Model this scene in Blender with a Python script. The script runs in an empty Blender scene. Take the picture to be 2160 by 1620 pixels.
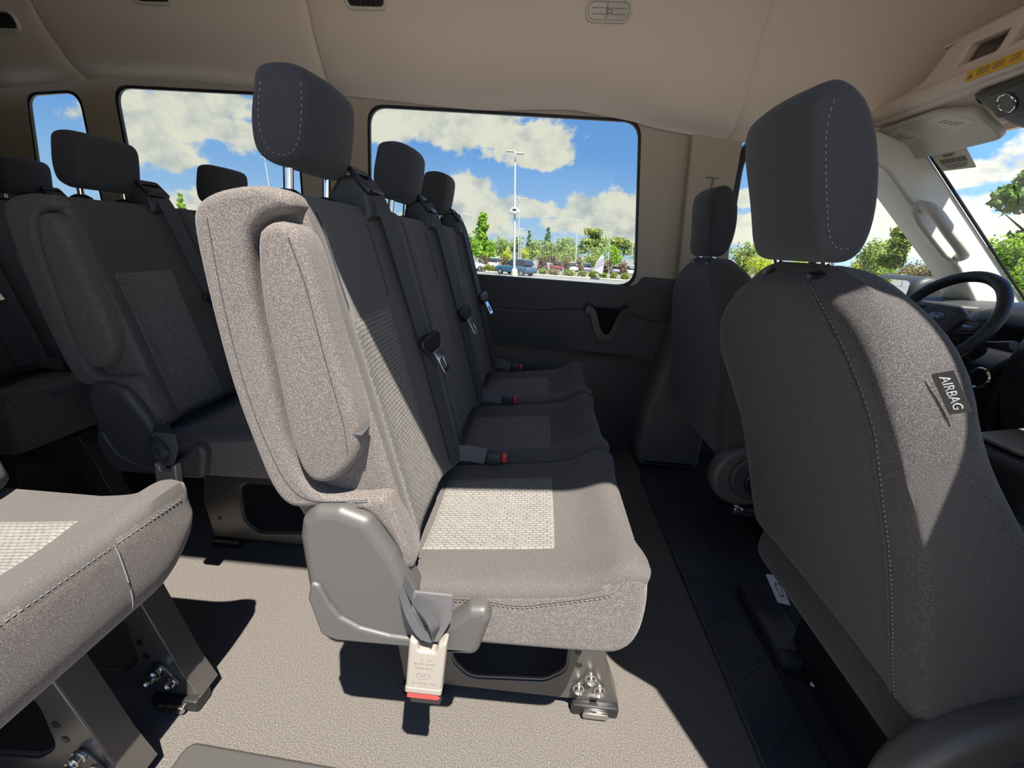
import bpy, bmesh, math, random
import numpy as np
from mathutils import Vector, Matrix

SC = bpy.context.scene
COL = SC.collection
PI = math.pi

# ------------------------------------------------------------------ camera
# van frame: X towards the front of the van, Y across it (the open sliding door is at Y = 0.2), Z up, floor Z = 0
CAM_POS = Vector((0.0, 0.0, 0.95))
_yc = np.array([65.0, -288.0, 880.0]); _yc /= np.linalg.norm(_yc)
_xc = np.array([1.0, 0.075, 0.0]); _xc[2] = -(_xc[0]*_yc[0] + _xc[1]*_yc[1])/_yc[2]; _xc /= np.linalg.norm(_xc)
_zc = np.cross(_xc, _yc)
_R = np.stack([_xc, _yc, _zc], 1)
cam_data = bpy.data.cameras.new('camera')
cam_data.sensor_width = 36.0
cam_data.lens = 880.0/2160.0*36.0
cam_data.clip_start = 0.02
cam_data.clip_end = 2000
cam = bpy.data.objects.new('camera', cam_data)
COL.objects.link(cam)
_r, _d, _f = Vector(_R[0]), Vector(_R[1]), Vector(_R[2])
_M = Matrix((( _r.x, -_d.x, -_f.x, CAM_POS.x), (_r.y, -_d.y, -_f.y, CAM_POS.y), (_r.z, -_d.z, -_f.z, CAM_POS.z), (0, 0, 0, 1)))
cam.matrix_world = _M
SC.camera = cam

# ------------------------------------------------------------------ exposure, sun, sky
SC.view_settings.view_transform = 'Standard'
SC.view_settings.look = 'None'
SC.view_settings.exposure = 0.0
SC.view_settings.gamma = 1.0
SC.view_settings.use_curve_mapping = False
SC.cycles.max_bounces = 10
SC.cycles.diffuse_bounces = 6
SC.cycles.transparent_max_bounces = 24
SC.cycles.use_denoising = True
SC.cycles.sample_clamp_indirect = 6.0

SUN_DIR = Vector((-0.19, 0.45, -1.0)).normalized()
sun_d = bpy.data.lights.new('sun', 'SUN')
sun_d.energy = 15.0
sun_d.angle = math.radians(0.55)
sun_d.color = (1.0, 0.935, 0.85)
sun = bpy.data.objects.new('sun', sun_d)
COL.objects.link(sun)
sun.rotation_euler = SUN_DIR.to_track_quat('-Z', 'Y').to_euler()


def S(r, g, b):
    f = lambda c: (c/255/12.92) if c/255 <= 0.04045 else ((c/255+0.055)/1.055)**2.4
    return (f(r), f(g), f(b), 1.0)


class NT:
    """small node-tree helper"""
    def __init__(s, tree):
        s.t = tree; s.t.nodes.clear()
    def n(s, typ, ins=None, **kw):
        nd = s.t.nodes.new(typ)
        for k, v in kw.items(): setattr(nd, k, v)
        for k, v in (ins or {}).items():
            if isinstance(v, bpy.types.NodeSocket): s.t.links.new(v, nd.inputs[k])
            else: nd.inputs[k].default_value = v
        return nd
    def m(s, op, a, b=0.0, c=None, clamp=False):
        ins = {0: a, 1: b}
        if c is not None: ins[2] = c
        return s.n('ShaderNodeMath', ins, operation=op, use_clamp=clamp).outputs[0]
    def mix(s, fac, a, b):
        nd = s.n('ShaderNodeMix', {0: fac, 6: a, 7: b}, data_type='RGBA')
        return nd.outputs[2]
    def ramp(s, fac, stops):
        nd = s.n('ShaderNodeValToRGB', {0: fac})
        e = nd.color_ramp.elements
        e[0].position, e[0].color = stops[0][0], stops[0][1]
        e[1].position, e[1].color = stops[-1][0], stops[-1][1]
        for p, c in stops[1:-1]:
            x = e.new(p); x.color = c
        return nd.outputs[0]


def make_world():
    w = bpy.data.worlds.new('sky'); SC.world = w; w.use_nodes = True
    T = NT(w.node_tree)
    vec = T.n('ShaderNodeTexCoord').outputs['Generated']
    nrm = T.n('ShaderNodeVectorMath', {0: vec}, operation='NORMALIZE').outputs[0]
    sp = T.n('ShaderNodeSeparateXYZ', {0: nrm})
    x, y, z = sp.outputs
    az = T.m('ARCTAN2', x, y)
    el = T.m('ARCSINE', z)
    blue = T.ramp(T.m('MULTIPLY', T.m('MAXIMUM', el, 0.0), 1.6), [(0.0, S(186, 214, 240)), (0.10, S(160, 200, 240)), (0.30, S(112, 168, 232)), (1.0, S(70, 125, 205))])
    ae = T.n('ShaderNodeCombineXYZ', {0: az, 1: el, 2: 0.0}).outputs[0]
    # cumulus banks: (azimuth, elevation, half width, half height)
    blobs = [(-0.36, 0.222, 0.17, 0.045), (-0.19, 0.222, 0.20, 0.050), (-0.05, 0.208, 0.13, 0.050), (-0.03, 0.180, 0.09, 0.030),
             (-0.19, 0.080, 0.11, 0.055), (-0.17, 0.112, 0.065, 0.038), (-0.06, 0.080, 0.10, 0.026), (-0.20, 0.036, 0.18, 0.030),
             (0.14, 0.088, 0.11, 0.042), (0.19, 0.062, 0.12, 0.055), (0.10, 0.052, 0.13, 0.026), (0.02, 0.074, 0.05, 0.014),
             (-0.65, 0.195, 0.10, 0.046), (-0.73, 0.165, 0.10, 0.050), (-0.58, 0.163, 0.09, 0.032), (-0.73, 0.118, 0.085, 0.032), (-0.65, 0.020, 0.16, 0.050),
             (0.60, 0.095, 0.15, 0.060), (0.42, 0.060, 0.10, 0.045), (0.40, 0.110, 0.06, 0.022), (0.70, 0.140, 0.07, 0.026), (0.82, 0.17, 0.10, 0.05), (0.66, 0.21, 0.05, 0.02), (0.75, 0.05, 0.2, 0.05), (1.1, 0.2, 0.25, 0.1)]
    d = None
    for a, e, sa, se in blobs:
        q = T.n('ShaderNodeVectorMath', {0: ae, 1: (a, e, 0)}, operation='SUBTRACT').outputs[0]
        q = T.n('ShaderNodeVectorMath', {0: q, 1: (1/sa, 1/se, 0)}, operation='MULTIPLY').outputs[0]
        l = T.n('ShaderNodeVectorMath', {0: q}, operation='LENGTH').outputs['Value']
        v = T.m('SUBTRACT', 1.0, l)
        d = v if d is None else T.m('SMOOTH_MAX', d, v, 0.25)
    stretch = T.n('ShaderNodeVectorMath', {0: ae, 1: (1.0, 1.25, 1.0)}, operation='MULTIPLY').outputs[0]
    nz = T.n('ShaderNodeTexNoise', {'Vector': stretch, 'Scale': 24.0, 'Detail': 9.0, 'Roughness': 0.56})
    nf = nz.outputs['Fac']
    dens = T.m('ADD', d, T.m('MULTIPLY', T.m('SUBTRACT', nf, 0.5), 1.6))
    mask = T.n('ShaderNodeMapRange', {0: dens, 1: 0.0, 2: 0.34}, interpolation_type='SMOOTHSTEP').outputs[0]
    n2 = T.n('ShaderNodeTexNoise', {'Vector': stretch, 'Scale': 13.0, 'Detail': 7.0, 'Roughness': 0.6, 'Distortion': 0.3}).outputs['Fac']
    lit = T.n('ShaderNodeMapRange', {0: T.m('ADD', n2, T.m('MULTIPLY', nf, 0.4)), 1: 0.44, 2: 0.80}, interpolation_type='SMOOTHSTEP').outputs[0]
    cc = T.mix(lit, S(182, 190, 192), S(240, 235, 216))
    bright = T.n('ShaderNodeMapRange', {0: az, 1: 0.3, 2: 0.6, 3: 1.0, 4: 1.55}).outputs[0]
    # the rest of the sky (above and behind) carries scattered bright cloud
    n3 = T.n('ShaderNodeTexNoise', {'Vector': nrm, 'Scale': 2.3, 'Detail': 6.0, 'Roughness': 0.6}).outputs['Fac']
    m3 = T.n('ShaderNodeMapRange', {0: n3, 1: 0.47, 2: 0.6}, interpolation_type='SMOOTHSTEP').outputs[0]
    far = T.n('ShaderNodeMapRange', {0: y, 1: 0.25, 2: -0.1}).outputs[0]
    m3 = T.m('MULTIPLY', m3, T.m('MAXIMUM', far, T.n('ShaderNodeMapRange', {0: el, 1: 0.4, 2: 0.6}).outputs[0]))
    front = T.mix(mask, blue, cc)
    bk = T.n('ShaderNodeVectorMath', {0: front, 'Scale': bright}, operation='SCALE').outputs[0]
    allc = T.mix(m3, bk, (0.52, 0.58, 0.66, 1))
    toward = T.n('ShaderNodeVectorMath', {0: nrm, 1: tuple(-SUN_DIR)}, operation='DOT_PRODUCT').outputs['Value']
    glow = T.m('ADD', 1.0, T.m('MULTIPLY', T.m('POWER', T.m('MAXIMUM', toward, 0.0), 3.0), 0.5))
    col = T.n('ShaderNodeVectorMath', {0: allc, 'Scale': glow}, operation='SCALE').outputs[0]
    bg = T.n('ShaderNodeBackground', {'Color': col, 'Strength': 1.0})
    T.n('ShaderNodeOutputWorld', {0: bg.outputs[0]})
make_world()

# ------------------------------------------------------------------ materials
MATS = {}
def mat(name, fn):
    if name not in MATS:
        m = bpy.data.materials.new(name); m.use_nodes = True
        T = NT(m.node_tree); fn(T); MATS[name] = m
    return MATS[name]

def out(T, sh): T.n('ShaderNodeOutputMaterial', {0: sh})

def plain(name, col, rough=0.5, metal=0.0, bump=0.0, bscale=400.0, var=0.0, vscale=8.0, spec=0.5):
    def fn(T):
        tc = T.n('ShaderNodeTexCoord').outputs['Object']
        c = col
        if var:
            n = T.n('ShaderNodeTexNoise', {'Vector': tc, 'Scale': vscale, 'Detail': 5.0}).outputs['Fac']
            lo = tuple(v*(1-var) for v in col[:3])+(1,); hi = tuple(min(1, v*(1+var)) for v in col[:3])+(1,)
            c = T.mix(n, lo, hi)
        ins = {'Base Color': c, 'Roughness': rough, 'Metallic': metal, 'Specular IOR Level': spec}
        if bump:
            n = T.n('ShaderNodeTexNoise', {'Vector': tc, 'Scale': bscale, 'Detail': 3.0}).outputs['Fac']
            ins['Normal'] = T.n('ShaderNodeBump', {'Strength': bump, 'Distance': 0.001, 'Height': n}).outputs[0]
        out(T, T.n('ShaderNodeBsdfPrincipled', ins).outputs[0])
    return mat(name, fn)

def fabric(name, base, fleck, amount=0.62, scale=620.0):
    """woven cloth with pale flecks in the yarn"""
    def fn(T):
        tc = T.n('ShaderNodeTexCoord').outputs['Object']
        n = T.n('ShaderNodeTexNoise', {'Vector': tc, 'Scale': scale, 'Detail': 2.0, 'Roughness': 0.7}).outputs['Fac']
        f = T.n('ShaderNodeMapRange', {0: n, 1: amount-0.14, 2: amount+0.10}).outputs[0]
        big = T.n('ShaderNodeTexNoise', {'Vector': tc, 'Scale': 9.0, 'Detail': 3.0}).outputs['Fac']
        b2 = T.mix(big, tuple(v*0.88 for v in base[:3])+(1,), tuple(v*1.12 for v in base[:3])+(1,))
        c = T.mix(f, b2, fleck)
        bp = T.n('ShaderNodeBump', {'Strength': 0.35, 'Distance': 0.0012, 'Height': n}).outputs[0]
        out(T, T.n('ShaderNodeBsdfPrincipled', {'Base Color': c, 'Roughness': 0.85, 'Specular IOR Level': 0.25, 'Sheen Weight': 0.12, 'Sheen Roughness': 0.5, 'Normal': bp}).outputs[0])
    return mat(name, fn)

def weave(name):
    """pale insert cloth: staggered rows of little raised tabs"""
    def fn(T):
        uv = T.n('ShaderNodeTexCoord').outputs['UV']
        br = T.n('ShaderNodeTexBrick', {'Vector': uv, 'Color1': (1, 1, 1, 1), 'Color2': (0.75, 0.75, 0.75, 1), 'Mortar': (0, 0, 0, 1), 'Scale': 1.0, 'Mortar Size': 0.0011, 'Mortar Smooth': 0.4, 'Brick Width': 0.0125, 'Row Height': 0.0066}, offset=0.5)
        br2 = T.n('ShaderNodeTexBrick', {'Vector': uv, 'Color1': (1, 1, 1, 1), 'Color2': (0, 0, 0, 1), 'Mortar': (0.5, 0.5, 0.5, 1), 'Scale': 1.0, 'Mortar Size': 0.0003, 'Brick Width': 0.00625, 'Row Height': 0.0066}, offset=0.5)
        n = T.n('ShaderNodeTexNoise', {'Vector': uv, 'Scale': 900.0, 'Detail': 2.0}).outputs['Fac']
        c = T.mix(br.outputs['Color'], (0.080, 0.075, 0.068, 1), (0.205, 0.195, 0.178, 1))
        c = T.mix(T.m('MULTIPLY', T.n('ShaderNodeRGBToBW', {0: br2.outputs['Color']}).outputs[0], 0.45), c, (0.255, 0.243, 0.222, 1))
        c = T.mix(T.m('MULTIPLY', n, 0.35), c, (0.10, 0.095, 0.088, 1))
        h = T.n('ShaderNodeRGBToBW', {0: br.outputs['Color']}).outputs[0]
        bp = T.n('ShaderNodeBump', {'Strength': 0.6, 'Distance': 0.0012, 'Height': h}).outputs[0]
        out(T, T.n('ShaderNodeBsdfPrincipled', {'Base Color': c, 'Roughness': 0.88, 'Specular IOR Level': 0.2, 'Normal': bp}).outputs[0])
    return mat(name, fn)

def carpet(name, dark, light, scale=300.0, thr=0.5):
    def fn(T):
        tc = T.n('ShaderNodeTexCoord').outputs['Object']
        n = T.n('ShaderNodeTexNoise', {'Vector': tc, 'Scale': scale, 'Detail': 5.0, 'Roughness': 0.82}).outputs['Fac']
        f = T.n('ShaderNodeMapRange', {0: n, 1: thr-0.10, 2: thr+0.10}).outputs[0]
        c = T.mix(f, dark, light)
        bp = T.n('ShaderNodeBump', {'Strength': 0.12, 'Distance': 0.0006, 'Height': n}).outputs[0]
        out(T, T.n('ShaderNodeBsdfPrincipled', {'Base Color': c, 'Roughness': 0.8, 'Specular IOR Level': 0.3, 'Normal': bp}).outputs[0])
    return mat(name, fn)

def glass(name, tint=(0.93, 0.96, 0.96), refl=1.0):
    def fn(T):
        g = T.n('ShaderNodeNewGeometry')
        c = T.m('ABSOLUTE', T.n('ShaderNodeVectorMath', {0: g.outputs['Normal'], 1: g.outputs['Incoming']}, operation='DOT_PRODUCT').outputs['Value'])
        fr = T.m('ADD', 0.02, T.m('MULTIPLY', T.m('POWER', T.m('SUBTRACT', 1.0, c), 5.0), 0.6))
        tr = T.n('ShaderNodeBsdfTransparent', {0: tint+(1,)}).outputs[0]
        gl = T.n('ShaderNodeBsdfGlossy', {0: (1, 1, 1, 1), 'Roughness': 0.02}).outputs[0]
        mx = T.n('ShaderNodeMixShader', {0: T.m('MULTIPLY', fr, refl), 1: tr, 2: gl}).outputs[0]
        out(T, mx)
    return mat(name, fn)

def leaf(name, c1, c2):
    def fn(T):
        g = T.n('ShaderNodeTexCoord').outputs['Object']
        n = T.n('ShaderNodeTexNoise', {'Vector': g, 'Scale': 1.6, 'Detail': 4.0}).outputs['Fac']
        n = T.n('ShaderNodeMapRange', {0: n, 1: 0.35, 2: 0.65}).outputs[0]
        c = T.mix(n, c1, c2)
        d = T.n('ShaderNodeBsdfDiffuse', {0: c}).outputs[0]
        t = T.n('ShaderNodeBsdfTranslucent', {0: c}).outputs[0]
        out(T, T.n('ShaderNodeMixShader', {0: 0.35, 1: d, 2: t}).outputs[0])
    return mat(name, fn)

F_TOP = fabric('seat_cloth', (0.063, 0.057, 0.053, 1), (0.125, 0.114, 0.106, 1), 0.60, 900)
F_SIDE = fabric('side_cloth', (0.078, 0.067, 0.060, 1), (0.235, 0.21, 0.192, 1), 0.60, 780)
F_FRONT = fabric('front_seat_cloth', (0.031, 0.0285, 0.028, 1), (0.105, 0.098, 0.096, 1), 0.60, 700)
F_DARK = fabric('headrest_cloth', (0.034, 0.035, 0.037, 1), (0.062, 0.063, 0.065, 1), 0.62, 900)
F_INS = weave('insert_cloth')
M_THREAD = plain('thread', (0.17, 0.165, 0.16, 1), 0.8)
M_PLAST = plain('grey_plastic', (0.066, 0.063, 0.059, 1), 0.45, bump=0.25, bscale=900)
M_DPLAST = plain('dark_plastic', (0.035, 0.036, 0.037, 1), 0.5, bump=0.2, bscale=900)
M_BLACK = plain('black_plastic', (0.012, 0.012, 0.013, 1), 0.35)
M_FRAME = plain('black_painted_steel', (0.12, 0.112, 0.10, 1), 0.30, metal=0.55)
M_STEEL = plain('bright_steel', (0.62, 0.60, 0.56, 1), 0.22, metal=1.0)
M_CHROME = plain('chrome', (0.85, 0.85, 0.85, 1), 0.08, metal=1.0)
M_BELT = plain('belt_webbing', (0.05, 0.052, 0.056, 1), 0.6, bump=0.4, bscale=700)
M_BELTL = plain('belt_webbing_grey', (0.095, 0.090, 0.090, 1), 0.6, bump=0.4, bscale=700)
M_RED = plain('red_plastic', S(205, 60, 52), 0.4)
M_SILVER = plain('silver_plastic', (0.33, 0.30, 0.26, 1), 0.3, metal=0.35)
M_BEIGE = plain('beige_trim', (0.42, 0.365, 0.275, 1), 0.55, bump=0.08, bscale=500)
M_HEAD = plain('headliner_cloth', (0.73, 0.63, 0.54, 1), 0.9, bump=0.15, bscale=500, var=0.05, vscale=300)
M_LTRIM = plain('pale_trim', (0.60, 0.575, 0.50, 1), 0.5)
M_WALL = plain('dark_wall_plastic', (0.050, 0.050, 0.049, 1), 0.55, bump=0.2, bscale=700)
M_PTRIM = plain('brown_grey_trim', (0.115, 0.103, 0.092, 1), 0.6)
M_FLOOR = carpet('speckled_vinyl', (0.028, 0.026, 0.025, 1), (0.180, 0.161, 0.143, 1), 480, 0.51)
M_MATTE = plain('matte_black', (0.010, 0.010, 0.011, 1), 0.85, spec=0.15)
M_RUBBER = plain('black_rubber', (0.034, 0.037, 0.041, 1), 0.45, var=0.4, vscale=14)
M_MAT = plain('grey_rubber', (0.045, 0.042, 0.039, 1), 0.6, bump=0.2, bscale=300)
M_GLASS = glass('window_glass')
M_WHITE = plain('white_paper', (0.75, 0.75, 0.74, 1), 0.6)
M_LABEL = plain('cream_label', (0.70, 0.67, 0.56, 1), 0.6)
M_INK = plain('grey_ink', (0.18, 0.17, 0.15, 1), 0.7)
M_YELLOW = plain('yellow_label', S(226, 178, 40), 0.5)
M_BLUE = plain('emblem_blue', S(30, 62, 120), 0.25)

# ------------------------------------------------------------------ mesh helpers
def chaikin(p, k=3, closed=True):
    p = [np.array(q, float) for q in p]
    for _ in range(k):
        o = []
        n = len(p)
        if not closed: o.append(p[0])
        for i in range(n if closed else n-1):
            a, b = p[i], p[(i+1) % n]
            o += [a*0.75+b*0.25, a*0.25+b*0.75]
        if not closed: o.append(p[-1])
        p = o
    return p

def resample(p, n, closed=True):
    q = list(p)+([p[0]] if closed else [])
    q = np.array(q); d = np.r_[0, np.cumsum(np.linalg.norm(np.diff(q, axis=0), axis=1))]
    t = np.linspace(0, d[-1], n+1)[:-1] if closed else np.linspace(0, d[-1], n)
    return np.stack([np.interp(t, d, q[:, i]) for i in range(q.shape[1])], 1)

def rnd(pts, r, k=6):
    """round the corners of a polygon; a corner may carry its own radius as a third value"""
    o = []; n = len(pts)
    for i in range(n):
        b = np.array(pts[i][:2], float); a = np.array(pts[i-1][:2], float); c = np.array(pts[(i+1) % n][:2], float)
        rr = pts[i][2] if len(pts[i]) > 2 else r
        u, v = a-b, c-b; lu, lv = np.linalg.norm(u), np.linalg.norm(v)
        if rr <= 0 or lu < 1e-6 or lv < 1e-6: o.append(tuple(b)); continue
        u /= lu; v /= lv
        ang = math.acos(max(-0.9999, min(0.9999, float(u@v))))
        t = min(rr/math.tan(ang/2), lu*0.48, lv*0.48)
        p0, p2 = b+u*t, b+v*t
        for j in range(k+1):
            s = j/k; o.append(tuple((1-s)**2*p0 + 2*s*(1-s)*b + s*s*p2))
    return o

def rrect(cx, cy, w, h, r, k=6): return rnd([(cx-w/2, cy-h/2), (cx+w/2, cy-h/2), (cx+w/2, cy+h/2), (cx-w/2, cy+h/2)], r, k)
def circ(cx, cy, r, n=24, ry=None): return [(cx+r*math.cos(2*PI*i/n), cy+(ry or r)*math.sin(2*PI*i/n)) for i in range(n)]

def _curve_mesh(cu):
    o = bpy.data.objects.new('tmp', cu); COL.objects.link(o)
    dg = bpy.context.evaluated_depsgraph_get(); dg.update()
    e = o.evaluated_get(dg); me = e.to_mesh()
    v = [tuple(x.co) for x in me.vertices]; f = [tuple(p.vertices) for p in me.polygons]
    e.to_mesh_clear(); bpy.data.objects.remove(o); bpy.data.curves.remove(cu)
    return v, f

class MB:
    def __init__(s): s.v = []; s.f = []; s.uv = []; s.has_uv = False; s.mi = []; s.cm = 0
    def add(s, v, f, uv=None, M=None):
        b = len(s.v)
        if M is not None: v = [tuple(M @ Vector(p)) for p in v]
        s.v += [tuple(map(float, p)) for p in v]; s.f += [tuple(i+b for i in q) for q in f]
        s.mi += [s.cm]*len(f)
        if uv is not None: s.has_uv = True
        s.uv += list(uv) if uv is not None else [(0.0, 0.0)]*len(v)
        return s
    def box(s, c, d, bev=0.0, M=None, seg=2):
        bm = bmesh.new(); bmesh.ops.create_cube(bm, size=1)
        bmesh.ops.scale(bm, vec=d, verts=bm.verts)
        if bev: bmesh.ops.bevel(bm, geom=bm.edges[:], offset=min(bev, min(d)*0.49), segments=seg, affect='EDGES', profile=0.5)
        v = [tuple(p.co) for p in bm.verts]
        for i, p in enumerate(bm.verts): p.index = i
        f = [tuple(p.index for p in q.verts) for q in bm.faces]; bm.free()
        if M is not None: v = [tuple(M @ Vector(p)) for p in v]
        return s.add([(p[0]+c[0], p[1]+c[1], p[2]+c[2]) for p in v], f)
    def plate(s, loops, d, bev=0.0, place=None, res=2):
        """2-D loops (holes allowed) extruded by d; place maps local (a, b, t) to a 3-D point"""
        cu = bpy.data.curves.new('tmp', 'CURVE'); cu.dimensions = '2D'; cu.fill_mode = 'BOTH'
        cu.extrude = max(d/2-bev, 0.0); cu.bevel_depth = bev; cu.bevel_resolution = res; cu.offset = -bev
        for lp in loops:
            sp = cu.splines.new('POLY'); sp.points.add(len(lp)-1)
            for i, p in enumerate(lp): sp.points[i].co = (p[0], p[1], 0, 1)
            sp.use_cyclic_u = True
        v, f = _curve_mesh(cu)
        place = place or (lambda a, b, t: (a, t, b))
        return s.add([place(*p) for p in v], f)
    def text(s, body, size, place, ext=0.0003, align='CENTER', shear=0.0):
        cu = bpy.data.curves.new('tmp', 'FONT'); cu.body = body; cu.size = size; cu.extrude = ext
        cu.align_x = align; cu.align_y = 'CENTER'; cu.shear = shear; cu.resolution_u = 2
        v, f = _curve_mesh(cu)
        return s.add([place(*p) for p in v], f)
    def tube(s, path, r, n=10, closed=False, up=(0, 0, 1)):
        P = [Vector(p) for p in path]; m = len(P); R = r if hasattr(r, '__len__') else [r]*m
        v = []; f = []; ref = Vector(up)
        for i, p in enumerate(P):
            a = P[(i-1) % m] if (closed or i) else p; b = P[(i+1) % m] if (closed or i < m-1) else p
            t = (b-a).normalized(); x = t.cross(ref)
            if x.length < 1e-4: x = t.cross(Vector((1, 0.1, 0)))
            x.normalize(); y = t.cross(x)
            for j in range(n):
                q = 2*PI*j/n; v.append(tuple(p + (x*math.cos(q)+y*math.sin(q))*R[i]))
        for i in range(m if closed else m-1):
            k = (i+1) % m
            for j in range(n): f.append((i*n+j, i*n+(j+1) % n, k*n+(j+1) % n, k*n+j))
        if not closed: f.append(tuple(range(n))[::-1]); f.append(tuple((m-1)*n+j for j in range(n)))
        return s.add(v, f)
    def ribbon(s, path, wid, thick, side):
        """flat strap along path; side = direction of its width (one vector or one per point)"""
        P = [Vector(p) for p in path]; m = len(P); v = []; f = []
        W = wid if hasattr(wid, '__len__') else [wid]*m
        for i, p in enumerate(P):
            t = (P[min(i+1, m-1)]-P[max(i-1, 0)]).normalized()
            sd = Vector(side[i] if isinstance(side, list) else side); sd = (sd - t*sd.dot(t)).normalized(); nn = t.cross(sd)
            for a, b in ((-1, -1), (1, -1), (1, 1), (-1, 1)): v.append(tuple(p + sd*(a*W[i]/2) + nn*(b*thick/2)))
        for i in range(m-1):
            for j in range(4): f.append((i*4+j, i*4+(j+1) % 4, (i+1)*4+(j+1) % 4, (i+1)*4+j))
        f += [(3, 2, 1, 0), tuple((m-1)*4+j for j in range(4))]
        return s.add(v, f)
    def lathe(s, prof, M, n=24):
        """profile of (radius, height) about local Z, placed by matrix M"""
        v = []; f = []
        for r, h in prof:
            for j in range(n): v.append((r*math.cos(2*PI*j/n), r*math.sin(2*PI*j/n), h))
        for i in range(len(prof)-1):
            for j in range(n): f.append((i*n+j, i*n+(j+1) % n, (i+1)*n+(j+1) % n, (i+1)*n+j))
        f.append(tuple(range(n))[::-1]); f.append(tuple((len(prof)-1)*n+j for j in range(n)))
        return s.add(v, f, M=M)
    def grid(s, fn, na, nb, uvfn=None):
        v = [fn(i/na, j/nb) for i in range(na+1) for j in range(nb+1)]
        uv = [uvfn(i/na, j/nb) for i in range(na+1) for j in range(nb+1)] if uvfn else None
        f = [(i*(nb+1)+j, (i+1)*(nb+1)+j, (i+1)*(nb+1)+j+1, i*(nb+1)+j+1) for i in range(na) for j in range(nb)]
        return s.add(v, f, uv)
    def loft(s, L): return s.add(*L)
    def stitches(s, path, ln=0.0048, gap=0.0035, r=0.0007):
        P = resample([np.array(p, float) for p in path], max(2, int(sum(np.linalg.norm(np.diff(np.array(path, float), axis=0), axis=1))/(ln+gap))*2+1), False)
        for i in range(0, len(P)-1, 2): s.tube([P[i], P[i+1]], r, 5)
        return s
    def build(s, name, mats, parent=None, sharp=40, origin=None, recalc=True):
        org = Vector(parent['_o']) if parent is not None else Vector(origin or (0, 0, 0))
        me = bpy.data.meshes.new(name)
        me.from_pydata([(p[0]-org.x, p[1]-org.y, p[2]-org.z) for p in s.v], [], s.f)
        if s.has_uv:
            ul = me.uv_layers.new(name='UVMap')
            for lp in me.loops: ul.data[lp.index].uv = s.uv[lp.vertex_index]
        for m in (mats if isinstance(mats, (list, tuple)) else [mats]): me.materials.append(m)
        for p, i in zip(me.polygons, s.mi): p.material_index = i
        if recalc:
            bm = bmesh.new(); bm.from_mesh(me); bmesh.ops.recalc_face_normals(bm, faces=bm.faces[:]); bm.to_mesh(me); bm.free()
        me.shade_smooth(); me.set_sharp_from_angle(angle=math.radians(sharp))
        o = bpy.data.objects.new(name, me); COL.objects.link(o)
        o['_o'] = tuple(org)
        if parent is not None: o.parent = parent
        else: o.location = org
        return o

def tag(o, label=None, cat=None, group=None, kind=None):
    if label: o['label'] = label
    if cat: o['category'] = cat
    if group: o['group'] = group
    if kind: o['kind'] = kind
    return o

def thing(name, loc, label, cat, group=None):
    o = bpy.data.objects.new(name, None); COL.objects.link(o); o.location = loc; o['_o'] = tuple(loc)
    o.empty_display_size = 0.05
    return tag(o, label, cat, group)

def struct(o, label=None, cat=None): return tag(o, label, cat, kind='structure')

def copy_tree(o, parent=None):
    kids = list(o.children)
    c = o.copy(); COL.objects.link(c); c.parent = parent
    for ch in kids: copy_tree(ch, c)
    return c

class Pad:
    """upholstered pad: a side outline (x, z) carried across the width (y), with rounded ends"""
    def __init__(s, outline, y0, y1, r=0.03, n=84, disp=None, warp=None, nv=16, k=3, ri=None):
        s.ri = ri or r
        P = resample(chaikin(outline, k), n)
        a = 0.5*np.sum(P[:, 0]*np.roll(P[:, 1], -1)-np.roll(P[:, 0], -1)*P[:, 1])
        if a < 0: P = P[::-1]
        t = np.roll(P, -1, 0)-np.roll(P, 1, 0); t /= np.linalg.norm(t, axis=1)[:, None]
        s.P, s.N = P, np.stack([t[:, 1], -t[:, 0]], 1)
        s.y0, s.y1, s.r, s.disp, s.warp, s.nv, s.n = y0, y1, r, disp, warp, nv, n
    def pt(s, i, y, inset=0.0):
        p = s.P[i]-s.N[i]*inset
        if s.disp: p = p + s.N[i]*s.disp(p[0], p[1], s.N[i][0], s.N[i][1], (y-s.y0)/(s.y1-s.y0))
        q = (p[0], y, p[1])
        return s.warp(*q) if s.warp else q
    def mesh(s):
        st = []; r = s.r; K = 6
        for k in range(K+1):
            a = PI/2*k/K; st.append((s.y0+r*(1-math.cos(a)), s.ri*(1-math.sin(a))))
        for k in range(1, s.nv): st.append((s.y0+r+(s.y1-s.y0-2*r)*k/s.nv, 0.0))
        st += [(s.y0+s.y1-y, i) for y, i in reversed(st[:K+1])]
        v = [s.pt(i, y, ins) for y, ins in st for i in range(s.n)]
        n = s.n; f = []
        for k in range(len(st)-1):
            for i in range(n): f.append((k*n+i, (k+1)*n+i, (k+1)*n+(i+1) % n, k*n+(i+1) % n))
        f.append(tuple(range(n))); f.append(tuple((len(st)-1)*n+i for i in range(n))[::-1])
        return v, f
    def front(s, z, y, eps=0.0):
        idx = [i for i in range(s.n) if s.N[i][0] > 0.35]
        return s._q(idx, 1, z, y, eps)
    def top(s, x, y, eps=0.0):
        idx = [i for i in range(s.n) if s.N[i][1] > 0.35]
        return s._q(idx, 0, x, y, eps)
    def rear(s, z, y, eps=0.0):
        idx = [i for i in range(s.n) if s.N[i][0] < -0.35]
        return s._q(idx, 1, z, y, eps)
    def _q(s, idx, ax, val, y, eps):
        idx = sorted(idx, key=lambda i: s.P[i][ax]); key = [s.P[i][ax] for i in idx]
        j = int(np.clip(np.searchsorted(key, val), 1, len(key)-1)); u = float(np.clip((val-key[j-1])/(key[j]-key[j-1]+1e-9), 0, 1))
        a, b = np.array(s.pt(idx[j-1], y, -eps)), np.array(s.pt(idx[j], y, -eps))
        return tuple(a*(1-u)+b*u)

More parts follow.
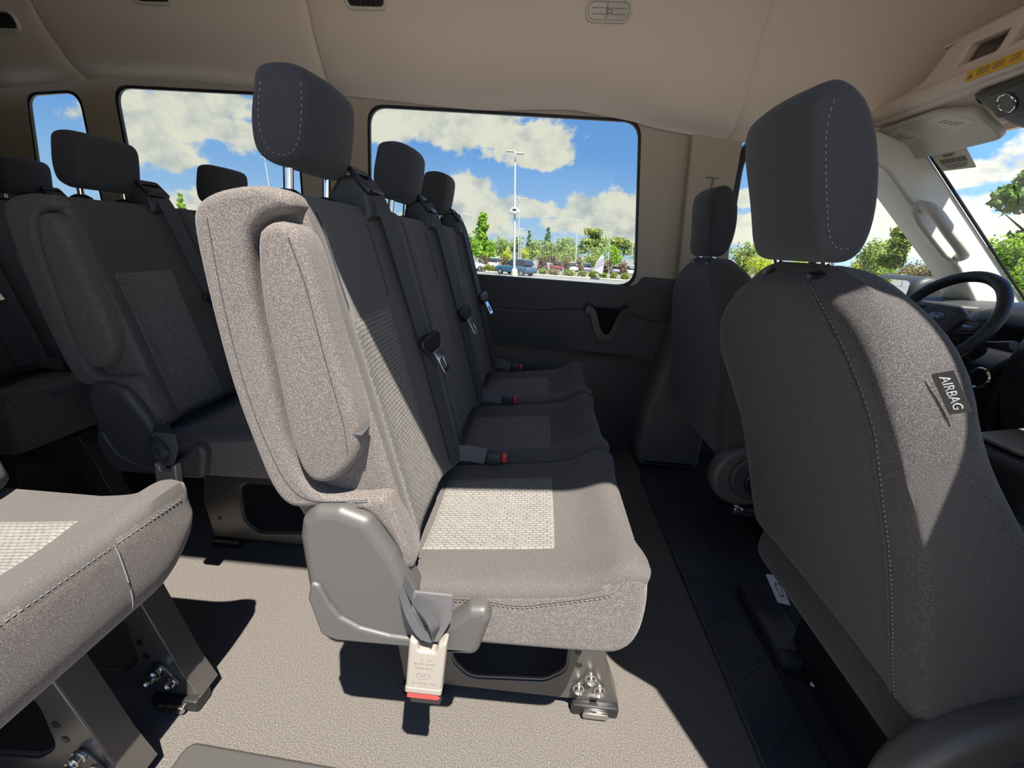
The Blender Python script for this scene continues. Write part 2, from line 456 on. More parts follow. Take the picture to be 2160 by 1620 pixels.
def patch(name, fn, a0, a1, b0, b1, material, parent, na=24, nb=20, lift=0.0022, swap=False):
    """cloth insert lying on a pad surface; fn(a, b, eps) gives the point"""
    m = MB()
    def p(i, j):
        e = min(i, 1-i, j, 1-j); eps = lift if e > 0.03 else (-0.003 if e <= 0 else lift*0.6)
        return fn(a0+(a1-a0)*i, b0+(b1-b0)*j, eps)
    uvf = (lambda i, j: ((b1-b0)*j, (a1-a0)*i)) if not swap else (lambda i, j: ((a1-a0)*i, (b1-b0)*j))
    m.grid(p, na, nb, uvf)
    return m.build(name, material, parent, recalc=False, sharp=60)

# ------------------------------------------------------------------ passenger benches
BACK = [(-.403, .955), (-.396, .978), (-.371, .992), (-.32, .999), (-.292, .994), (-.279, .965), (-.262, .90), (-.243, .83), (-.222, .75), (-.199, .66), (-.176, .57), (-.160, .505), (-.160, .487), (-.178, .475), (-.235, .46), (-.30, .50), (-.340, .56), (-.362, .64), (-.384, .74), (-.396, .85)]
SIDE_C = [(-.287, .994), (-.32, 1.0), (-.371, .991), (-.400, .974), (-.405, .945), (-.398, .84), (-.387, .745), (-.366, .652), (-.354, .608), (-.338, .583), (-.315, .577), (-.261, .588), (-.219, .586), (-.190, .55), (-.170, .505), (-.157, .487), (-.152, .50), (-.162, .54), (-.176, .58), (-.187, .606),
          (-.196, .612), (-.222, .604), (-.262, .603), (-.300, .612), (-.324, .67), (-.334, .79), (-.343, .87), (-.339, .94), (-.320, .962), (-.300, .969), (-.286, .972), (-.280, .980)]
ARM = [(-.325, .945), (-.312, .958), (-.295, .963), (-.276, .957), (-.266, .936), (-.250, .861), (-.234, .79), (-.217, .727), (-.218, .685), (-.236, .651), (-.270, .625), (-.299, .634), (-.313, .684), (-.322, .796), (-.329, .867)]
SHIELD = [(-.312, .545), (-.306, .575), (-.285, .594), (-.250, .598), (-.209, .583), (-.174, .525), (-.147, .464), (-.136, .425), (-.132, .368), (-.269, .365), (-.293, .374), (-.308, .444)]
RIDGE = [(-.284, .470), (-.272, .438), (-.258, .415), (-.229, .398), (-.185, .389), (-.137, .387), (-.134, .371), (-.268, .368), (-.290, .377), (-.304, .444), (-.297, .475)]
LEVER = [(-.140, .412, .004), (-.104, .418, .03), (-.066, .456, .014), (-.041, .459, .014), (-.034, .440, .014), (-.052, .369, .018), (-.140, .364, .004)]
CUSH = [(-.31, .44), (-.24, .45), (-.16, .455), (-.08, .465), (0, .474), (.06, .482), (.10, .491), (.14, .507), (.166, .516), (.181, .513), (.188, .500), (.192, .44), (.184, .392), (.160, .368), (.13, .364), (.06, .362), (-.10, .357), (-.31, .357)]
CUSH_DEEP = CUSH[:-7]+[(.192, .43), (.190, .385), (.176, .358), (.145, .352), (.06, .356), (-.10, .355), (-.31, .355)]
HEADREST = [(-.383, 1.132), (-.379, 1.147), (-.368, 1.153), (-.34, 1.155), (-.318, 1.150), (-.310, 1.141), (-.309, 1.128), (-.314, 1.092), (-.322, 1.055), (-.334, 1.038), (-.360, 1.033), (-.384, 1.043), (-.393, 1.058), (-.393, 1.092)]

def sh(pts, ox): return [(p[0]+ox,)+tuple(p[1:]) for p in pts]

def cushion_disp(x, z, nx, nz, v):
    d = 0.0
    if nz > 0.3: d += -0.012*math.exp(-((v-0.48)/0.27)**4) + 0.006*math.exp(-((v-0.08)/0.10)**2) + 0.004*math.exp(-((v-0.92)/0.1)**2)
    return d*min(1, max(0, (nz-0.3)/0.4))
def cushion_disp_at(ox):
    def f(x, z, nx, nz, v):
        d = cushion_disp(x, z, nx, nz, v)
        if nz > 0.3: d += 0.012*math.exp(-((x-ox-.155)/0.035)**2)*min(1, max(0, (nz-.3)/.4))
        return d
    return f
def back_disp(x, z, nx, nz, v):
    if nx < 0.3: return 0.0
    w = min(1, (nx-0.3)/0.4)
    return w*(-0.012*math.exp(-((v-0.42)/0.32)**4) + 0.006*math.exp(-((v-0.06)/0.06)**2) + 0.012*math.exp(-((v-0.87)/0.09)**2))
def head_disp(x, z, nx, nz, v):
    return 0.010*(1-(2*v-1)**2)*max(0, nx) - 0.004*max(0, nx)
def corner_warp(y0, y1, ztop, rad):
    def w(x, y, z):
        d = min(y-y0, y1-y)
        if d < rad and z > ztop-0.12:
            drop = rad-math.sqrt(max(0, rad*rad-(rad-d)**2)); z -= drop*max(0, (z-(ztop-0.12))/0.12)
        return (x, y, z)
    return w

def make_headrest(root, ox, yc, hw=0.094, detail=True, dz=0.0):
    p = Pad([(q[0]+ox, q[1]+dz) for q in HEADREST], yc-hw-.006, yc+hw, 0.014, 64, head_disp, corner_warp(yc-hw-.006, yc+hw, 1.153+dz, 0.018), 14, 2)
    h = MB().loft(p.mesh()).build('headrest', F_DARK, root, 50)
    for dy in (-.054, .054):
        MB().tube([(ox-.364, yc+dy, .985), (ox-.357, yc+dy, 1.06)], 0.0068, 14).build('headrest_post', M_CHROME, h)
    for dy in (-.054, .054):
        c = MB(); c.lathe([(.019, 0), (.0195, .004), (.018, .010), (.012, .014), (.0085, .016)], Matrix.Translation((ox-.363, yc+dy, .992)) @ Matrix.Diagonal((1.0, 1.15, 1, 1)), 24)
        c.build('post_collar', M_BLACK, root)
    if detail:
        st = MB()
        loop = []
        for (x, z) in [(-.368, 1.128), (-.378, 1.09), (-.374, 1.056), (-.356, 1.045), (-.338, 1.048), (-.326, 1.062), (-.318, 1.097), (-.316, 1.132)]:
            loop.append((ox+x, yc-hw-.0064, z))
        loop = chaikin(loop, 2, False)
        st.stitches(loop, .0040, .0034, .0006)
        st.build('stitching', M_THREAD, h)
    return h

def make_belt(root, ox, yb, ys):
    """shoulder belt from its guide on the far shoulder of the backrest down to the cushion"""
    g = MB()
    g.plate([rnd(sh([(-.360, .97), (-.354, 1.020), (-.338, 1.042), (-.312, 1.046), (-.291, 1.018), (-.285, .985), (-.30, .97)], ox), .010)], .056, .008, lambda a, b, t: (a, yb+t, b))
    gd = g.build('belt_guide', M_DPLAST, root)
    nrm = Vector((.72, 0, .69))
    bz = MB(); c = Vector((ox-.303, yb, 1.037)); u = Vector((0, 1, 0)); v = nrm.cross(u).normalized()
    bz.plate([rrect(0, 0, .066, .050, .010), rrect(0, 0, .050, .026, .006)], .010, .003, lambda a, b, t: tuple(c+u*a+v*b+nrm*t))
    bz.build('guide_bezel', M_BLACK, gd)
    pts = [(-.300, .004, 1.040), (-.278, .006, 1.000), (-.268, .010, .970), (-.240, .022, .86), (-.214, .034, .757), (-.186, .037, .64), (-.158, .036, .535), (-.150, .034, .505)]
    path = [(ox+a, yb+b, z) for a, b, z in pts]
    s = MB().ribbon([tuple(p) for p in resample(chaikin(path, 2, False), 40, False)], .036, .0016, (0.25, 1, .1)).build('seat_belt', M_BELT, root)
    tg = MB()
    t = Vector((.24, .11, -.96)).normalized(); sd = Vector((.25, .96, .1)); sd = (sd-t*sd.dot(t)).normalized(); nn = sd.cross(t)
    if nn.x < 0: nn = -nn
    c = Vector((ox-.207, yb+.036, .757))
    tg.plate([rnd([(-.034, .020), (.034, .020), (.036, .006), (.018, -.016), (-.018, -.016), (-.036, .006)], .008)], .012, .004, lambda a, b, q: tuple(c+sd*a-t*b+nn*(q+.004)))
    to = tg.build('belt_tongue', M_BLACK, s)
    b = MB(); b.plate([rrect(.004, -.036, .024, .046, .004), rrect(.004, -.040, .012, .018, .003)], .003, .0008, lambda a, bb, q: tuple(c+sd*a-t*bb+nn*(q+.006+.25*max(0, -bb))))
    tag(b.build('tongue_plate', M_CHROME, s), 'chrome latch plate')
    # buckle lying between the seats
    if not ys: return
    bk = MB()
    bk.ribbon([(ox-.160, yb+.075, .505), (ox-.125, yb+.090, .498), (ox-.095, yb+.097, .490)], .036, .004, (.1, .25, 1))
    bo = bk.build('buckle_strap', M_BELTL, root)
    q = MB(); q.box((ox-.075, yb+.100, .486), (.034, .018, .028), .005); q.build('buckle', M_DPLAST, bo)
    q = MB(); q.box((ox-.052, yb+.104, .487), (.012, .014, .022), .003); tag(q.build('release_button', M_RED, bo), 'red release button')

def seat_frame(root, ox, y, lite=False):
    f = MB()
    ol = rnd(sh([(-.232, .030, .01), (.232, .030, .006), (.205, .095, .02), (.150, .30, .01), (.13, .345, .01), (-.21, .345, .01), (-.243, .15, .02)], ox), .01)
    hole = rnd(sh([(-.128, .235), (-.130, .10), (-.09, .055), (.075, .070), (.118, .105), (.118, .235)], ox), .045)
    f.plate([ol, hole], .005, .0015, lambda a, b, t: (a, y+t, b))
    # folded rim of the opening and the folded front edge
    f.tube([(p[0], y+.006, p[1]) for p in hole], .0045, 8, True, up=(0, 1, 0))
    f.ribbon([(ox+.233, y+.022, .028), (ox+.207, y+.022, .095), (ox+.150, y+.022, .31)], .046, .004, (0, 1, 0))
    f.ribbon([(ox-.230, y+.012, .028), (ox-.244, y+.012, .15), (ox-.215, y+.012, .33)], .026, .004, (0, 1, 0))
    fr = f.build('seat_frame', M_FRAME, root)
    b = MB()
    b.plate([rnd(sh([(.128, .058), (.205, .058), (.166, .128)], ox), .016)], .006, .002, lambda a, q, t: (a, y-.005+t, q))
    b.build('bolt_plate', M_FRAME, fr)
    for x, z in ((.166, .105), (.144, .074), (.188, .074)):
        MB().lathe([(.0125, 0), (.0125, .004), (.009, .005), (.009, .012), (.006, .013), (.004, .0085)], Matrix.Translation((ox+x, y-.008, z)) @ Matrix.Rotation(PI/2, 4, 'X'), 18).build('bolt', M_STEEL, fr)
    for x, z in ((.135, .165), (.140, .130), (-.205, .10)):
        MB().lathe([(.007, 0), (.0068, .0012)], Matrix.Translation((ox+x, y-.0028, z)) @ Matrix.Rotation(PI/2, 4, 'X'), 16).build('frame_hole', M_BLACK, fr)
    ft = MB()
    ft.box((ox+.185, y+.004, .015), (.100, .040, .030), .006)
    ft.build('foot', M_BLACK, root)
    ft = MB(); ft.box((ox+.185, y-.021, .016), (.055, .012, .016), .004); ft.build('foot_latch', M_STEEL, root)
    ft = MB(); ft.box((ox-.19, y+.004, .015), (.09, .040, .030), .006); ft.build('foot', M_BLACK, root)

def make_bench(name, label, ox, y0, n, group=None, detail=True, first_w=.37, w=.38, buckle=True):
    """y0 is the near face of the bench; n seats side by side"""
    root = thing(name, (ox, y0, 0), label, 'seat', group)
    edges = [y0, y0+first_w]
    for _ in range(n-1): edges.append(edges[-1]+w)
    for k in range(n):
        a, b = edges[k], edges[k+1]; c = a+.195 if k == 0 else (a+b)/2-.005
        cp = Pad(sh(CUSH if n > 1 else CUSH_DEEP, ox), a+(.001 if k else -.020), b-.001, .016 if k else .020, 90, cushion_disp_at(ox), None if n > 1 else (lambda x, y, z, b=b: (x, y, z+(.075*max(0, 1-(b-y)/.10)**2*min(1, max(0, (.47-z)/.08))))), 18)
        cu = MB().loft(cp.mesh()).build('cushion', [F_TOP, F_SIDE], root, 50)
        # the seat side below the seam is the flecked cloth
        for p in cu.data.polygons:
            if p.normal.z < 0.33: p.material_index = 1
        patch('cushion_insert', lambda x, y, e, cp=cp: cp.top(x, y, e), ox-.175, ox+.062, c-.122, c+.108, F_INS, cu, swap=True)
        if k == 0 and detail:
            pts = [(ox+x, a-.0206 if x < .16 else a-.012, z) for x, z in [(-.155, .446), (-.10, .450), (-.05, .455), (-.02, .450), (.01, .450), (.05, .462), (.10, .476), (.14, .490), (.172, .500)]]
            MB().tube([tuple(q) for q in chaikin(pts, 2, False)], .0009, 6).build('seam', F_TOP, cu)
            fp = [cp.front(.497, y, .0008) for y in np.linspace(a+.015, b-.025, 24)]
            MB().stitches(fp, .0042, .003, .0007).build('stitching', M_THREAD, cu)
            if n == 1: MB().tube([cp.front(z, a+.235, .0006) for z in np.linspace(.496, .375, 10)], .0010, 6).build('seam', M_THREAD, cu)
            pts = [(q[0], q[1]-.0012, q[2]-.0022) for q in pts]
            MB().stitches(chaikin(pts, 2, False), .0040, .003, .0006).build('stitching', M_THREAD, cu)
        bp = Pad(sh(BACK, ox), a+(.008 if k == 0 else .001), b-.001, .014, 96, back_disp, None, 18)
        bk = MB().loft(bp.mesh()).build('backrest', [F_TOP, F_SIDE], root, 50)
        if k == 0:
            for p in bk.data.polygons:
                if p.normal.y < -.6: p.material_index = 1
        patch('backrest_insert', lambda z, y, e, bp=bp: bp.front(z, y, e), .475, .850, c-(.158 if k == 0 else .136), c+.022, F_INS, bk)
        if detail:
            for dy in (-.158 if k == 0 else -.138, .026):
                pts = [tuple(np.array(bp.front(z, c+dy, .0008))) for z in np.linspace(.86, .975, 12)]
                MB().tube(pts, .0012, 6).build('seam', F_DARK, bk)
        make_headrest(root, ox, c-.022 if k == 0 else c+.032, .075, detail and k == 0, 0.0 if n == 3 else -.014)
        make_belt(root, ox, b-.118 if k == 0 else b-.112, n > 1)
    # near end: side bolster, folded armrest, recliner shield and lever
    MB().plate([[tuple(q) for q in chaikin(sh(SIDE_C, ox), 2)]], .046, .012, lambda p, q, t: (p, y0+.006+t, q), 4).build('side_bolster', F_SIDE, root, 60)
    ap = Pad(sh(ARM, ox), y0-.026, y0+.030, .014, 80, None, None, 6, 2)
    ar = MB().loft(ap.mesh()).build('armrest', F_SIDE, root, 50)
    if detail:
        MB().tube([tuple(q) for q in resample([(ox-.283, y0-.0264, .945), (ox-.270, y0-.0264, .90), (ox-.252, y0-.0264, .80), (ox-.236, y0-.0264, .72), (ox-.234, y0-.0264, .68)], 20, False)], .0006, 6).build('seam', F_DARK, ar)
        MB().box((ox-.226, y0-.012, .708), (.026, .026, .004), .0015).build('pull_tab', M_BELT, ar)
        pts = [(ox+x, y0-.0175, z) for x, z in [(-.382, .96), (-.378, .84), (-.366, .745), (-.345, .66), (-.325, .612), (-.30, .595), (-.26, .598), (-.215, .606)]]
        MB().tube([tuple(q) for q in chaikin(pts, 2, False)], .0006, 6).build('seam', F_DARK, ar)
        pts = [(ox+x, y0-.0175, z) for x, z in [(-.214, .582), (-.195, .55), (-.178, .512), (-.166, .492)]]
        MB().stitches(pts, .0042, .003, .0008).build('stitching', M_THREAD, ar)
    sd = MB().plate([rnd(sh(SHIELD, ox), .02)], .050, .016, lambda p, q, t: (p, y0-.010+t, q), 4).build('side_shield', M_PLAST, root, 60)
    MB().plate([rnd(sh(RIDGE, ox), .010)], .010, .0045, lambda p, q, t: (p, y0-.036+t, q), 3).build('shield_ridge', M_PLAST, sd, 60)
    MB().plate([rnd(sh(LEVER, ox), .01)], .036, .012, lambda p, q, t: (p, y0-.026+t, q), 4).build('recline_lever', M_PLAST, root, 60)
    if buckle:
        near_buckle(root, ox, y0-.052)
    if n == 1:
        seat_frame(root, ox-.085, y0+.34); seat_frame(root, ox-.085, y0+.19)
    else: seat_frame(root, ox, y0+.155)
    if n > 1: seat_frame(root, ox, edges[-1]-.16)
    # cross tubes under the cushions
    if n > 1:
        MB().tube([(ox+.10, y0+.15, .325), (ox+.10, edges[-1]-.15, .325)], .018, 12).build('cross_tube', M_FRAME, root)
        MB().tube([(ox-.18, y0+.15, .325), (ox-.18, edges[-1]-.15, .325)], .018, 12).build('cross_tube', M_FRAME, root)
    return root

def near_buckle(root, ox, y):
    """buckle hanging from two straps at the aisle end"""
    st = MB()
    st.ribbon([tuple(q) for q in chaikin([(ox-.176, y+.034, .492), (ox-.160, y+.020, .487), (ox-.140, y-.004, .482), (ox-.115, y-.016, .466), (ox-.106, y-.018, .448), (ox-.112, y-.014, .428)], 2, False)], .016, .002, (.25, .25, 1))
    st.ribbon([tuple(q) for q in chaikin([(ox-.172, y+.030, .484), (ox-.158, y+.006, .466), (ox-.144, y-.008, .450), (ox-.128, y-.014, .428), (ox-.112, y-.014, .424)], 2, False)], .013, .002, (.45, .25, .8))
    st.build('buckle_loop', M_BELT, root)
    w = MB()
    P = lambda a, b, t: (ox-.119+a-.075*(.41-b), y-.002+t-.04*(.45-b), b+.010)
    w.plate([rnd([(-.029, .482), (.027, .482), (.029, .44), (.014, .398), (-.014, .398), (-.029, .44)], .004)], .004, .0012, P)
    w.build('buckle_webbing', M_BELTL, root)
    b = MB()
    b.plate([rnd([(-.027, .408), (-.015, .402), (-.012, .388), (.012, .388), (.015, .402), (.027, .408), (.027, .306), (-.027, .306)], .004)], .020, .004, P, 3)
    bo = b.build('buckle', M_SILVER, root)
    q = MB(); q.plate([rrect(0, .3145, .0545, .013, .003)], .0215, .003, P); q.build('buckle_collar', M_SILVER, bo)
    q = MB(); q.plate([rrect(0, .302, .048, .011, .002)], .018, .002, P); tag(q.build('release_button', M_RED, bo), 'red release button')
    q = MB(); q.plate([rrect(.004, .291, .046, .013, .003)], .012, .002, P); q.build('buckle_lip', M_BLACK, bo)
    t = MB()
    def up(cx, cz, sz):
        return lambda a, bb, tt: P(cx-a, cz-bb, -.0103-tt)
    t.text('BK61  V61264  BB', .0048, up(0, .330, 1)); t.text('LN2B-F67222', .0046, up(-.002, .3585, 1)); t.text('26COF  26C189', .0046, up(-.002, .3665, 1)); t.text('CCF      8', .0042, up(.002, .374, 1))
    t.plate([circ(-.002, .344, .0105, 28, .0062), circ(-.002, .344, .0095, 28, .0053)], .0006, 0, lambda a, bb, tt: P(a, bb, -.0103+tt))
    t.text('SFo', .007, up(-.002, .344, 1), shear=.3)
    t.build('buckle_print', M_INK, bo)

row_two = make_bench('bench_seat', 'three-seat bench in the middle of the van, its near seat and armrest in full sun', 0.0, 0.50, 3)
row_three = make_bench('bench_seat', 'shaded two-seat bench directly behind the sunlit middle bench', -0.73, 0.88, 2, detail=False)
row_four = copy_tree(row_three)
row_four.location = (-1.46, 0.88, 0)
row_four['label'] = 'rearmost dark bench, only its headrest and top showing at the far left'
single = make_bench('single_seat', 'single seat cut off by the left edge, bright cushion on two bare steel frame legs', -0.785, 0.235, 1, first_w=.38, detail=True, buckle=False)

# ------------------------------------------------------------------ van shell
def lerp_tab(tab, x): return float(np.interp(x, [t[0] for t in tab], [t[1] for t in tab]))

fl = MB().box((-1.44, 1.10, -.02), (3.92, 1.84, .04))
struct(fl.build('floor', M_FLOOR), 'speckled grey-beige vinyl floor of the van', 'floor')
cf = MB().box((1.37, 1.10, -.024), (1.70, 1.84, .04))
struct(cf.build('floor_cab', M_RUBBER), 'dark rubber floor of the front cab', 'floor')
th = MB()
th.plate([rnd([(.505, .26), (.640, .26), (.640, 1.66), (.505, 1.66)], .01)], .014, .005, lambda a, b, t: (a, b, .007+t))
for k in range(9): th.box((.575, .36+k*.14, .0145), (.10, .012, .003), .001, Matrix.Rotation(.6, 4, 'Z'))
struct(th.build('trim_threshold', M_RUBBER), 'black rubber sill strip across the floor behind the front seats', 'floor trim')

Z_EDGE = [(-3.4, 1.49), (-2.4, 1.485), (-1.93, 1.54), (-1.5, 1.545), (-.8, 1.511), (-.3, 1.480), (.06, 1.500), (.31, 1.468), (.42, 1.445), (.54, 1.430), (.71, 1.409), (1.2, 1.40), (1.6, 1.40)]
SEAMS = [-2.0, -.92, .715]
def ceil_profile(x):
    ze = lerp_tab(Z_EDGE, x)
    left = [(1.965, ze-.012), (1.955, ze), (1.905, ze+.03), (1.868, ze+.09), (1.838, 1.64+(ze-1.49)*.4), (1.802, 1.75), (1.73, 1.86), (1.60, 1.935), (1.36, 1.965), (1.11, 1.972)]
    right = [(.86, 1.965), (.62, 1.935), (.49, 1.86), (.42, 1.75), (.36, 1.66), (.30, 1.60), (.27, 1.57)]
    return chaikin(left+right, 2, False)
xs = sorted(set(list(np.linspace(-3.4, 1.49, 60)) + [s+o for s in SEAMS for o in (-.016, -.008, -.003, 0, .003, .008, .016)]))
cm = MB(); rows = []
for x in xs:
    P = ceil_profile(x); dip = 0.0
    for s in SEAMS: dip = max(dip, .010*max(0, 1-abs(x-s)/.012))
    rows.append([(x, p[0]+(dip if p[0] > 1.11 else -dip)*.7, p[1]+dip*.7) for p in P])
n = len(rows[0])
cm.add([q for r in rows for q in r], [(i*n+j, (i+1)*n+j, (i+1)*n+j+1, i*n+j+1) for i in range(len(rows)-1) for j in range(n-1)])
struct(cm.build('ceiling', M_HEAD, recalc=False, sharp=50), 'beige cloth headliner with cross seams', 'ceiling')
rp = MB().box((-.97, 1.11, 2.06), (4.94, 1.9, .04)); struct(rp.build('roof', M_LTRIM), 'roof panel above the headliner', 'roof')

def xz(y): return lambda a, b, t: (a, y+t, b)
def grow(W, d):
    x0, x1 = min(p[0] for p in W), max(p[0] for p in W); z0, z1 = min(p[1] for p in W), max(p[1] for p in W)
    cx, cz = (x0+x1)/2, (z0+z1)/2
    return [(cx+(p[0]-cx)*(1+2*d/(x1-x0)), cz+(p[1]-cz)*(1+2*d/(z1-z0))) for p in W]
W1 = rnd([(-.80, .822), (.432, .806), (.355, 1.460), (-.775, 1.474)], .075, 8)
W2 = rnd([(-1.915, .83), (-1.12, .825), (-1.105, 1.50), (-1.905, 1.506)], .07, 8)
W3 = rnd([(-2.42, .85), (-2.10, .84), (-2.085, 1.482), (-2.325, 1.462)], .06, 8)
wl = MB().plate([[(-3.4, -.04), (.768, -.04), (.768, 1.62), (-3.4, 1.62)]]+[grow(W, .012) for W in (W1, W2, W3)], .014, 0, xz(2.007))
struct(wl.build('wall_left', M_BEIGE), 'beige side wall with three windows across from the open door', 'wall')
for k, (W, nm) in enumerate(((W1, 'big window behind the middle bench'), (W2, 'window partly hidden by the sunlit headrest'), (W3, 'small rear corner window'))):
    cx = sum(p[0] for p in W)/len(W); cz = sum(p[1] for p in W)/len(W)
    big = [(cx+(p[0]-cx)*1.03, cz+(p[1]-cz)*1.05) for p in W]
    g = struct(MB().plate([big], .004, 0, xz(2.017)).build('window_%d' % (k+1), M_GLASS), nm, 'window')
    MB().plate([grow(W, .0125), W], .016, .003, xz(2.007)).build('window_frame', M_BLACK, g)

# dark lower wall, stepped, following the window bottoms
low = [(-3.4, 0, 0), (.80, 0, 0), (.80, .842, 0), (.462, .848, .02), (.440, .805, .055), (-.81, .820, .055), (-.83, .845, .02), (-1.10, .845, .02), (-1.115, .822, .05), (-1.92, .828, .05), (-1.94, .845, .02), (-3.4, .845, 0)]
struct(MB().plate([rnd(low, 0)], .024, .005, xz(1.992)).build('trim_1', M_WALL), 'dark plastic lower wall under the big window', 'wall trim')
struct(MB().plate([rnd([(-3.4, .40), (.17, .40), (.78, .40), (.78, .645), (.52, .655), (.39, .690), (.20, .690), (.0, .672), (-.35, .668), (-3.4, .668)], .012)], .036, .012, xz(1.974)).build('trim_2', M_WALL), 'dark wall panel at armrest height', 'wall trim')
pr = [(1.90, -.02), (1.885, .40), (1.900, .470), (1.935, .502), (1.985, .512), (1.985, -.02)]
pl = MB(); xsl = np.linspace(-3.4, .60, 24)
pts = [np.array(q) for q in chaikin(pr, 1)]
for x in xsl: pl.v += [(x, q[0]+.05*max(0, (x-.45)/.15)**2, q[1]-.022*(x+.2)/.8*(q[1] > .3)) for q in pts]
m_ = len(pts); pl.uv = [(0, 0)]*len(pl.v)
pl.f = [(i*m_+j, i*m_+(j+1) % m_, (i+1)*m_+(j+1) % m_, (i+1)*m_+j) for i in range(len(xsl)-1) for j in range(m_)] + [tuple(range(m_)), tuple((len(xsl)-1)*m_+j for j in range(m_))]
pl.mi = [0]*len(pl.f)
struct(pl.build('trim_3', M_WALL), 'dark bulging panel along the foot of the wall', 'wall trim')

# B pillar with its seam
struct(MB().plate([rnd([(.612, .835), (.83, .835), (.775, 1.20), (.772, 1.42), (.566, 1.44)], .008)], .035, .008, xz(1.978)).build('trim_4', M_BEIGE), 'beige pillar cover behind the driver seat', 'pillar trim')
struct(MB().plate([rnd([(.525, -.0), (.80, -.0), (.80, .842), (.625, .842), (.585, .6), (.52, .30), (.505, .08)], .02)], .20, .03, xz(1.885)).build('trim_5', M_PTRIM), 'dark lower pillar cover beside the driver seat', 'pillar trim')
sl = MB(); sl.box((.676, 1.958, 1.262), (.050, .004, .005), .001); sl.box((.682, 1.958, 1.235), (.005, .004, .050), .001)
tag(sl.build('belt_slot', M_INK, origin=(.68, 1.958, 1.235)), 'small T-shaped slot in the beige pillar above the driver headrest', 'pillar slot')

# driver door with window
DW = rnd([(.822, .872, .03), (1.18, .872, .05), (1.30, .775, .05), (1.895, .775, .02), (1.325, 1.335, .07), (.800, 1.395, .09)], .05, 8)
DWo = rnd([(.780, .83, .02), (1.16, .83, .05), (1.285, .735, .05), (2.05, .735, .02), (1.385, 1.385, .09), (.765, 1.440, .12)], .05, 8)
d1 = struct(MB().plate([[(.77, -.04), (2.3, -.04), (2.3, .745), (1.28, .745), (1.16, .84), (.77, .84)]], .05, .01, xz(2.02)).build('door_1', M_DPLAST), 'driver door', 'door')
MB().plate([DWo, DW], .05, .014, xz(2.0)).build('window_frame', M_BLACK, d1)
MB().box((1.195, 2.015, 1.10), (.028, .02, .50), .005).build('window_divider', M_BLACK, d1)
struct(MB().plate([DWo], .004, 0, xz(2.033)).build('window_4', M_GLASS), 'driver door window', 'window')

# A pillar, windscreen, front closure
ap = rnd([(.98, 1.46, 0), (.98, 1.395, 0), (1.095, 1.362), (1.247, 1.290), (1.625, .955), (1.76, .80), (1.92, .76), (1.965, .79), (1.923, .843), (1.412, 1.314, .03), (1.360, 1.362, .03), (1.19, 1.415)], .015)
struct(MB().plate([ap], .14, .012, xz(1.875)).build('trim_6', M_LTRIM), 'pale windscreen pillar on the driver side', 'pillar trim')
ws = MB()
def wsf(i, j):
    y = .36+1.445*j; b = .05*(1-(2*j-1)**2)
    return (1.368+.61*i+b, y, 1.362-.56*i)
ws.grid(wsf, 10, 16)
struct(ws.build('window_5', M_GLASS, recalc=False), 'windscreen', 'window')
bd = MB(); bd.ribbon([tuple(np.array(wsf(i, .998))+np.array((-.004, 0, -.004))) for i in np.linspace(0, 1, 12)], .012, .004, (0, 1, 0)); struct(bd.build('trim_7', M_BLACK), 'black windscreen edge', 'window trim')
hd = MB()
hp = [(1.20, 1.505), (1.215, 1.47), (1.29, 1.435), (1.345, 1.385), (1.36, 1.383), (1.37, 1.42), (1.37, 1.56), (1.48, 1.60), (1.56, 1.99), (1.60, 1.99), (1.60, 1.36)]
hd.plate([hp[:7]+[(1.30, 1.54)]], 1.66, .004, lambda a, b, t: (a, 1.11+t, b))
struct(hd.build('trim_8', M_HEAD), 'headliner edge above the windscreen', 'ceiling trim')
struct(MB().box((1.495, 1.11, 1.70), (.02, 1.74, .60)).build('wall_front', M_HEAD), 'front end of the headliner behind the overhead shelf', 'wall')
struct(MB().box((-3.42, 1.11, 1.0), (.04, 1.9, 2.1)).build('wall_back', M_WALL), 'dark rear end of the van', 'wall')

# near side wall with the open sliding door and the passenger door window
hole = rnd([(-.82, -.02, 0), (.552, -.02, 0), (.552, 1.0, 0), (.545, 1.60), (.50, 1.69), (-.75, 1.69), (-.82, 1.60)], .06)
pw = rnd([(.78, .87), (1.72, .87), (1.28, 1.37), (.80, 1.40)], .06)
struct(MB().plate([[(-3.4, -.1), (2.3, -.1), (2.3, 1.73), (-3.4, 1.73)], hole, pw], .04, 0, xz(.225)).build('wall_right', M_BEIGE), 'door side wall round the open sliding door', 'wall')

# ------------------------------------------------------------------ fittings on wall and ceiling
bk = MB()
vp = resample(chaikin([(.215, .700), (.246, .692), (.262, .640), (.286, .585), (.318, .570), (.346, .588), (.362, .640), (.378, .690), (.408, .706)], 3, False), 40, False)
bk.ribbon([(p[0], 1.930, p[1]) for p in vp], .05, .030, (0, 1, 0))
o = thing('wall_bracket', (.31, 1.95, .57), 'dark V-shaped plastic bracket on the wall below the big window', 'bracket')
bk.build('bracket_rim', M_BLACK, o)
MB().plate([rnd([(.245, .70), (.268, .64), (.292, .592), (.318, .578), (.342, .596), (.356, .64), (.376, .70)], .012)], .012, .003, xz(1.950)).build('bracket_shade', M_MATTE, o)  # black sheet filling the V, stands in for the shade inside it

def cove(x, z):
    """point and frame on the ceiling side (driver side) at x, z"""
    P = ceil_profile(x); P = [p for p in P if p[0] > 1.3]
    zz = [p[1] for p in P]; yy = [p[0] for p in P]
    y = float(np.interp(z, zz, yy)); y2 = float(np.interp(z+.03, zz, yy))
    v = Vector((0, y2-y, .03)).normalized()
    return Vector((x, y, z)), Vector((1, 0, 0)), v, Vector((0, -v.z, v.y))
def on_cove(x, z):
    c, u, v, nn = cove(x, z)
    return c, lambda a, b, t: tuple(c+u*a+v*b+nn*t)

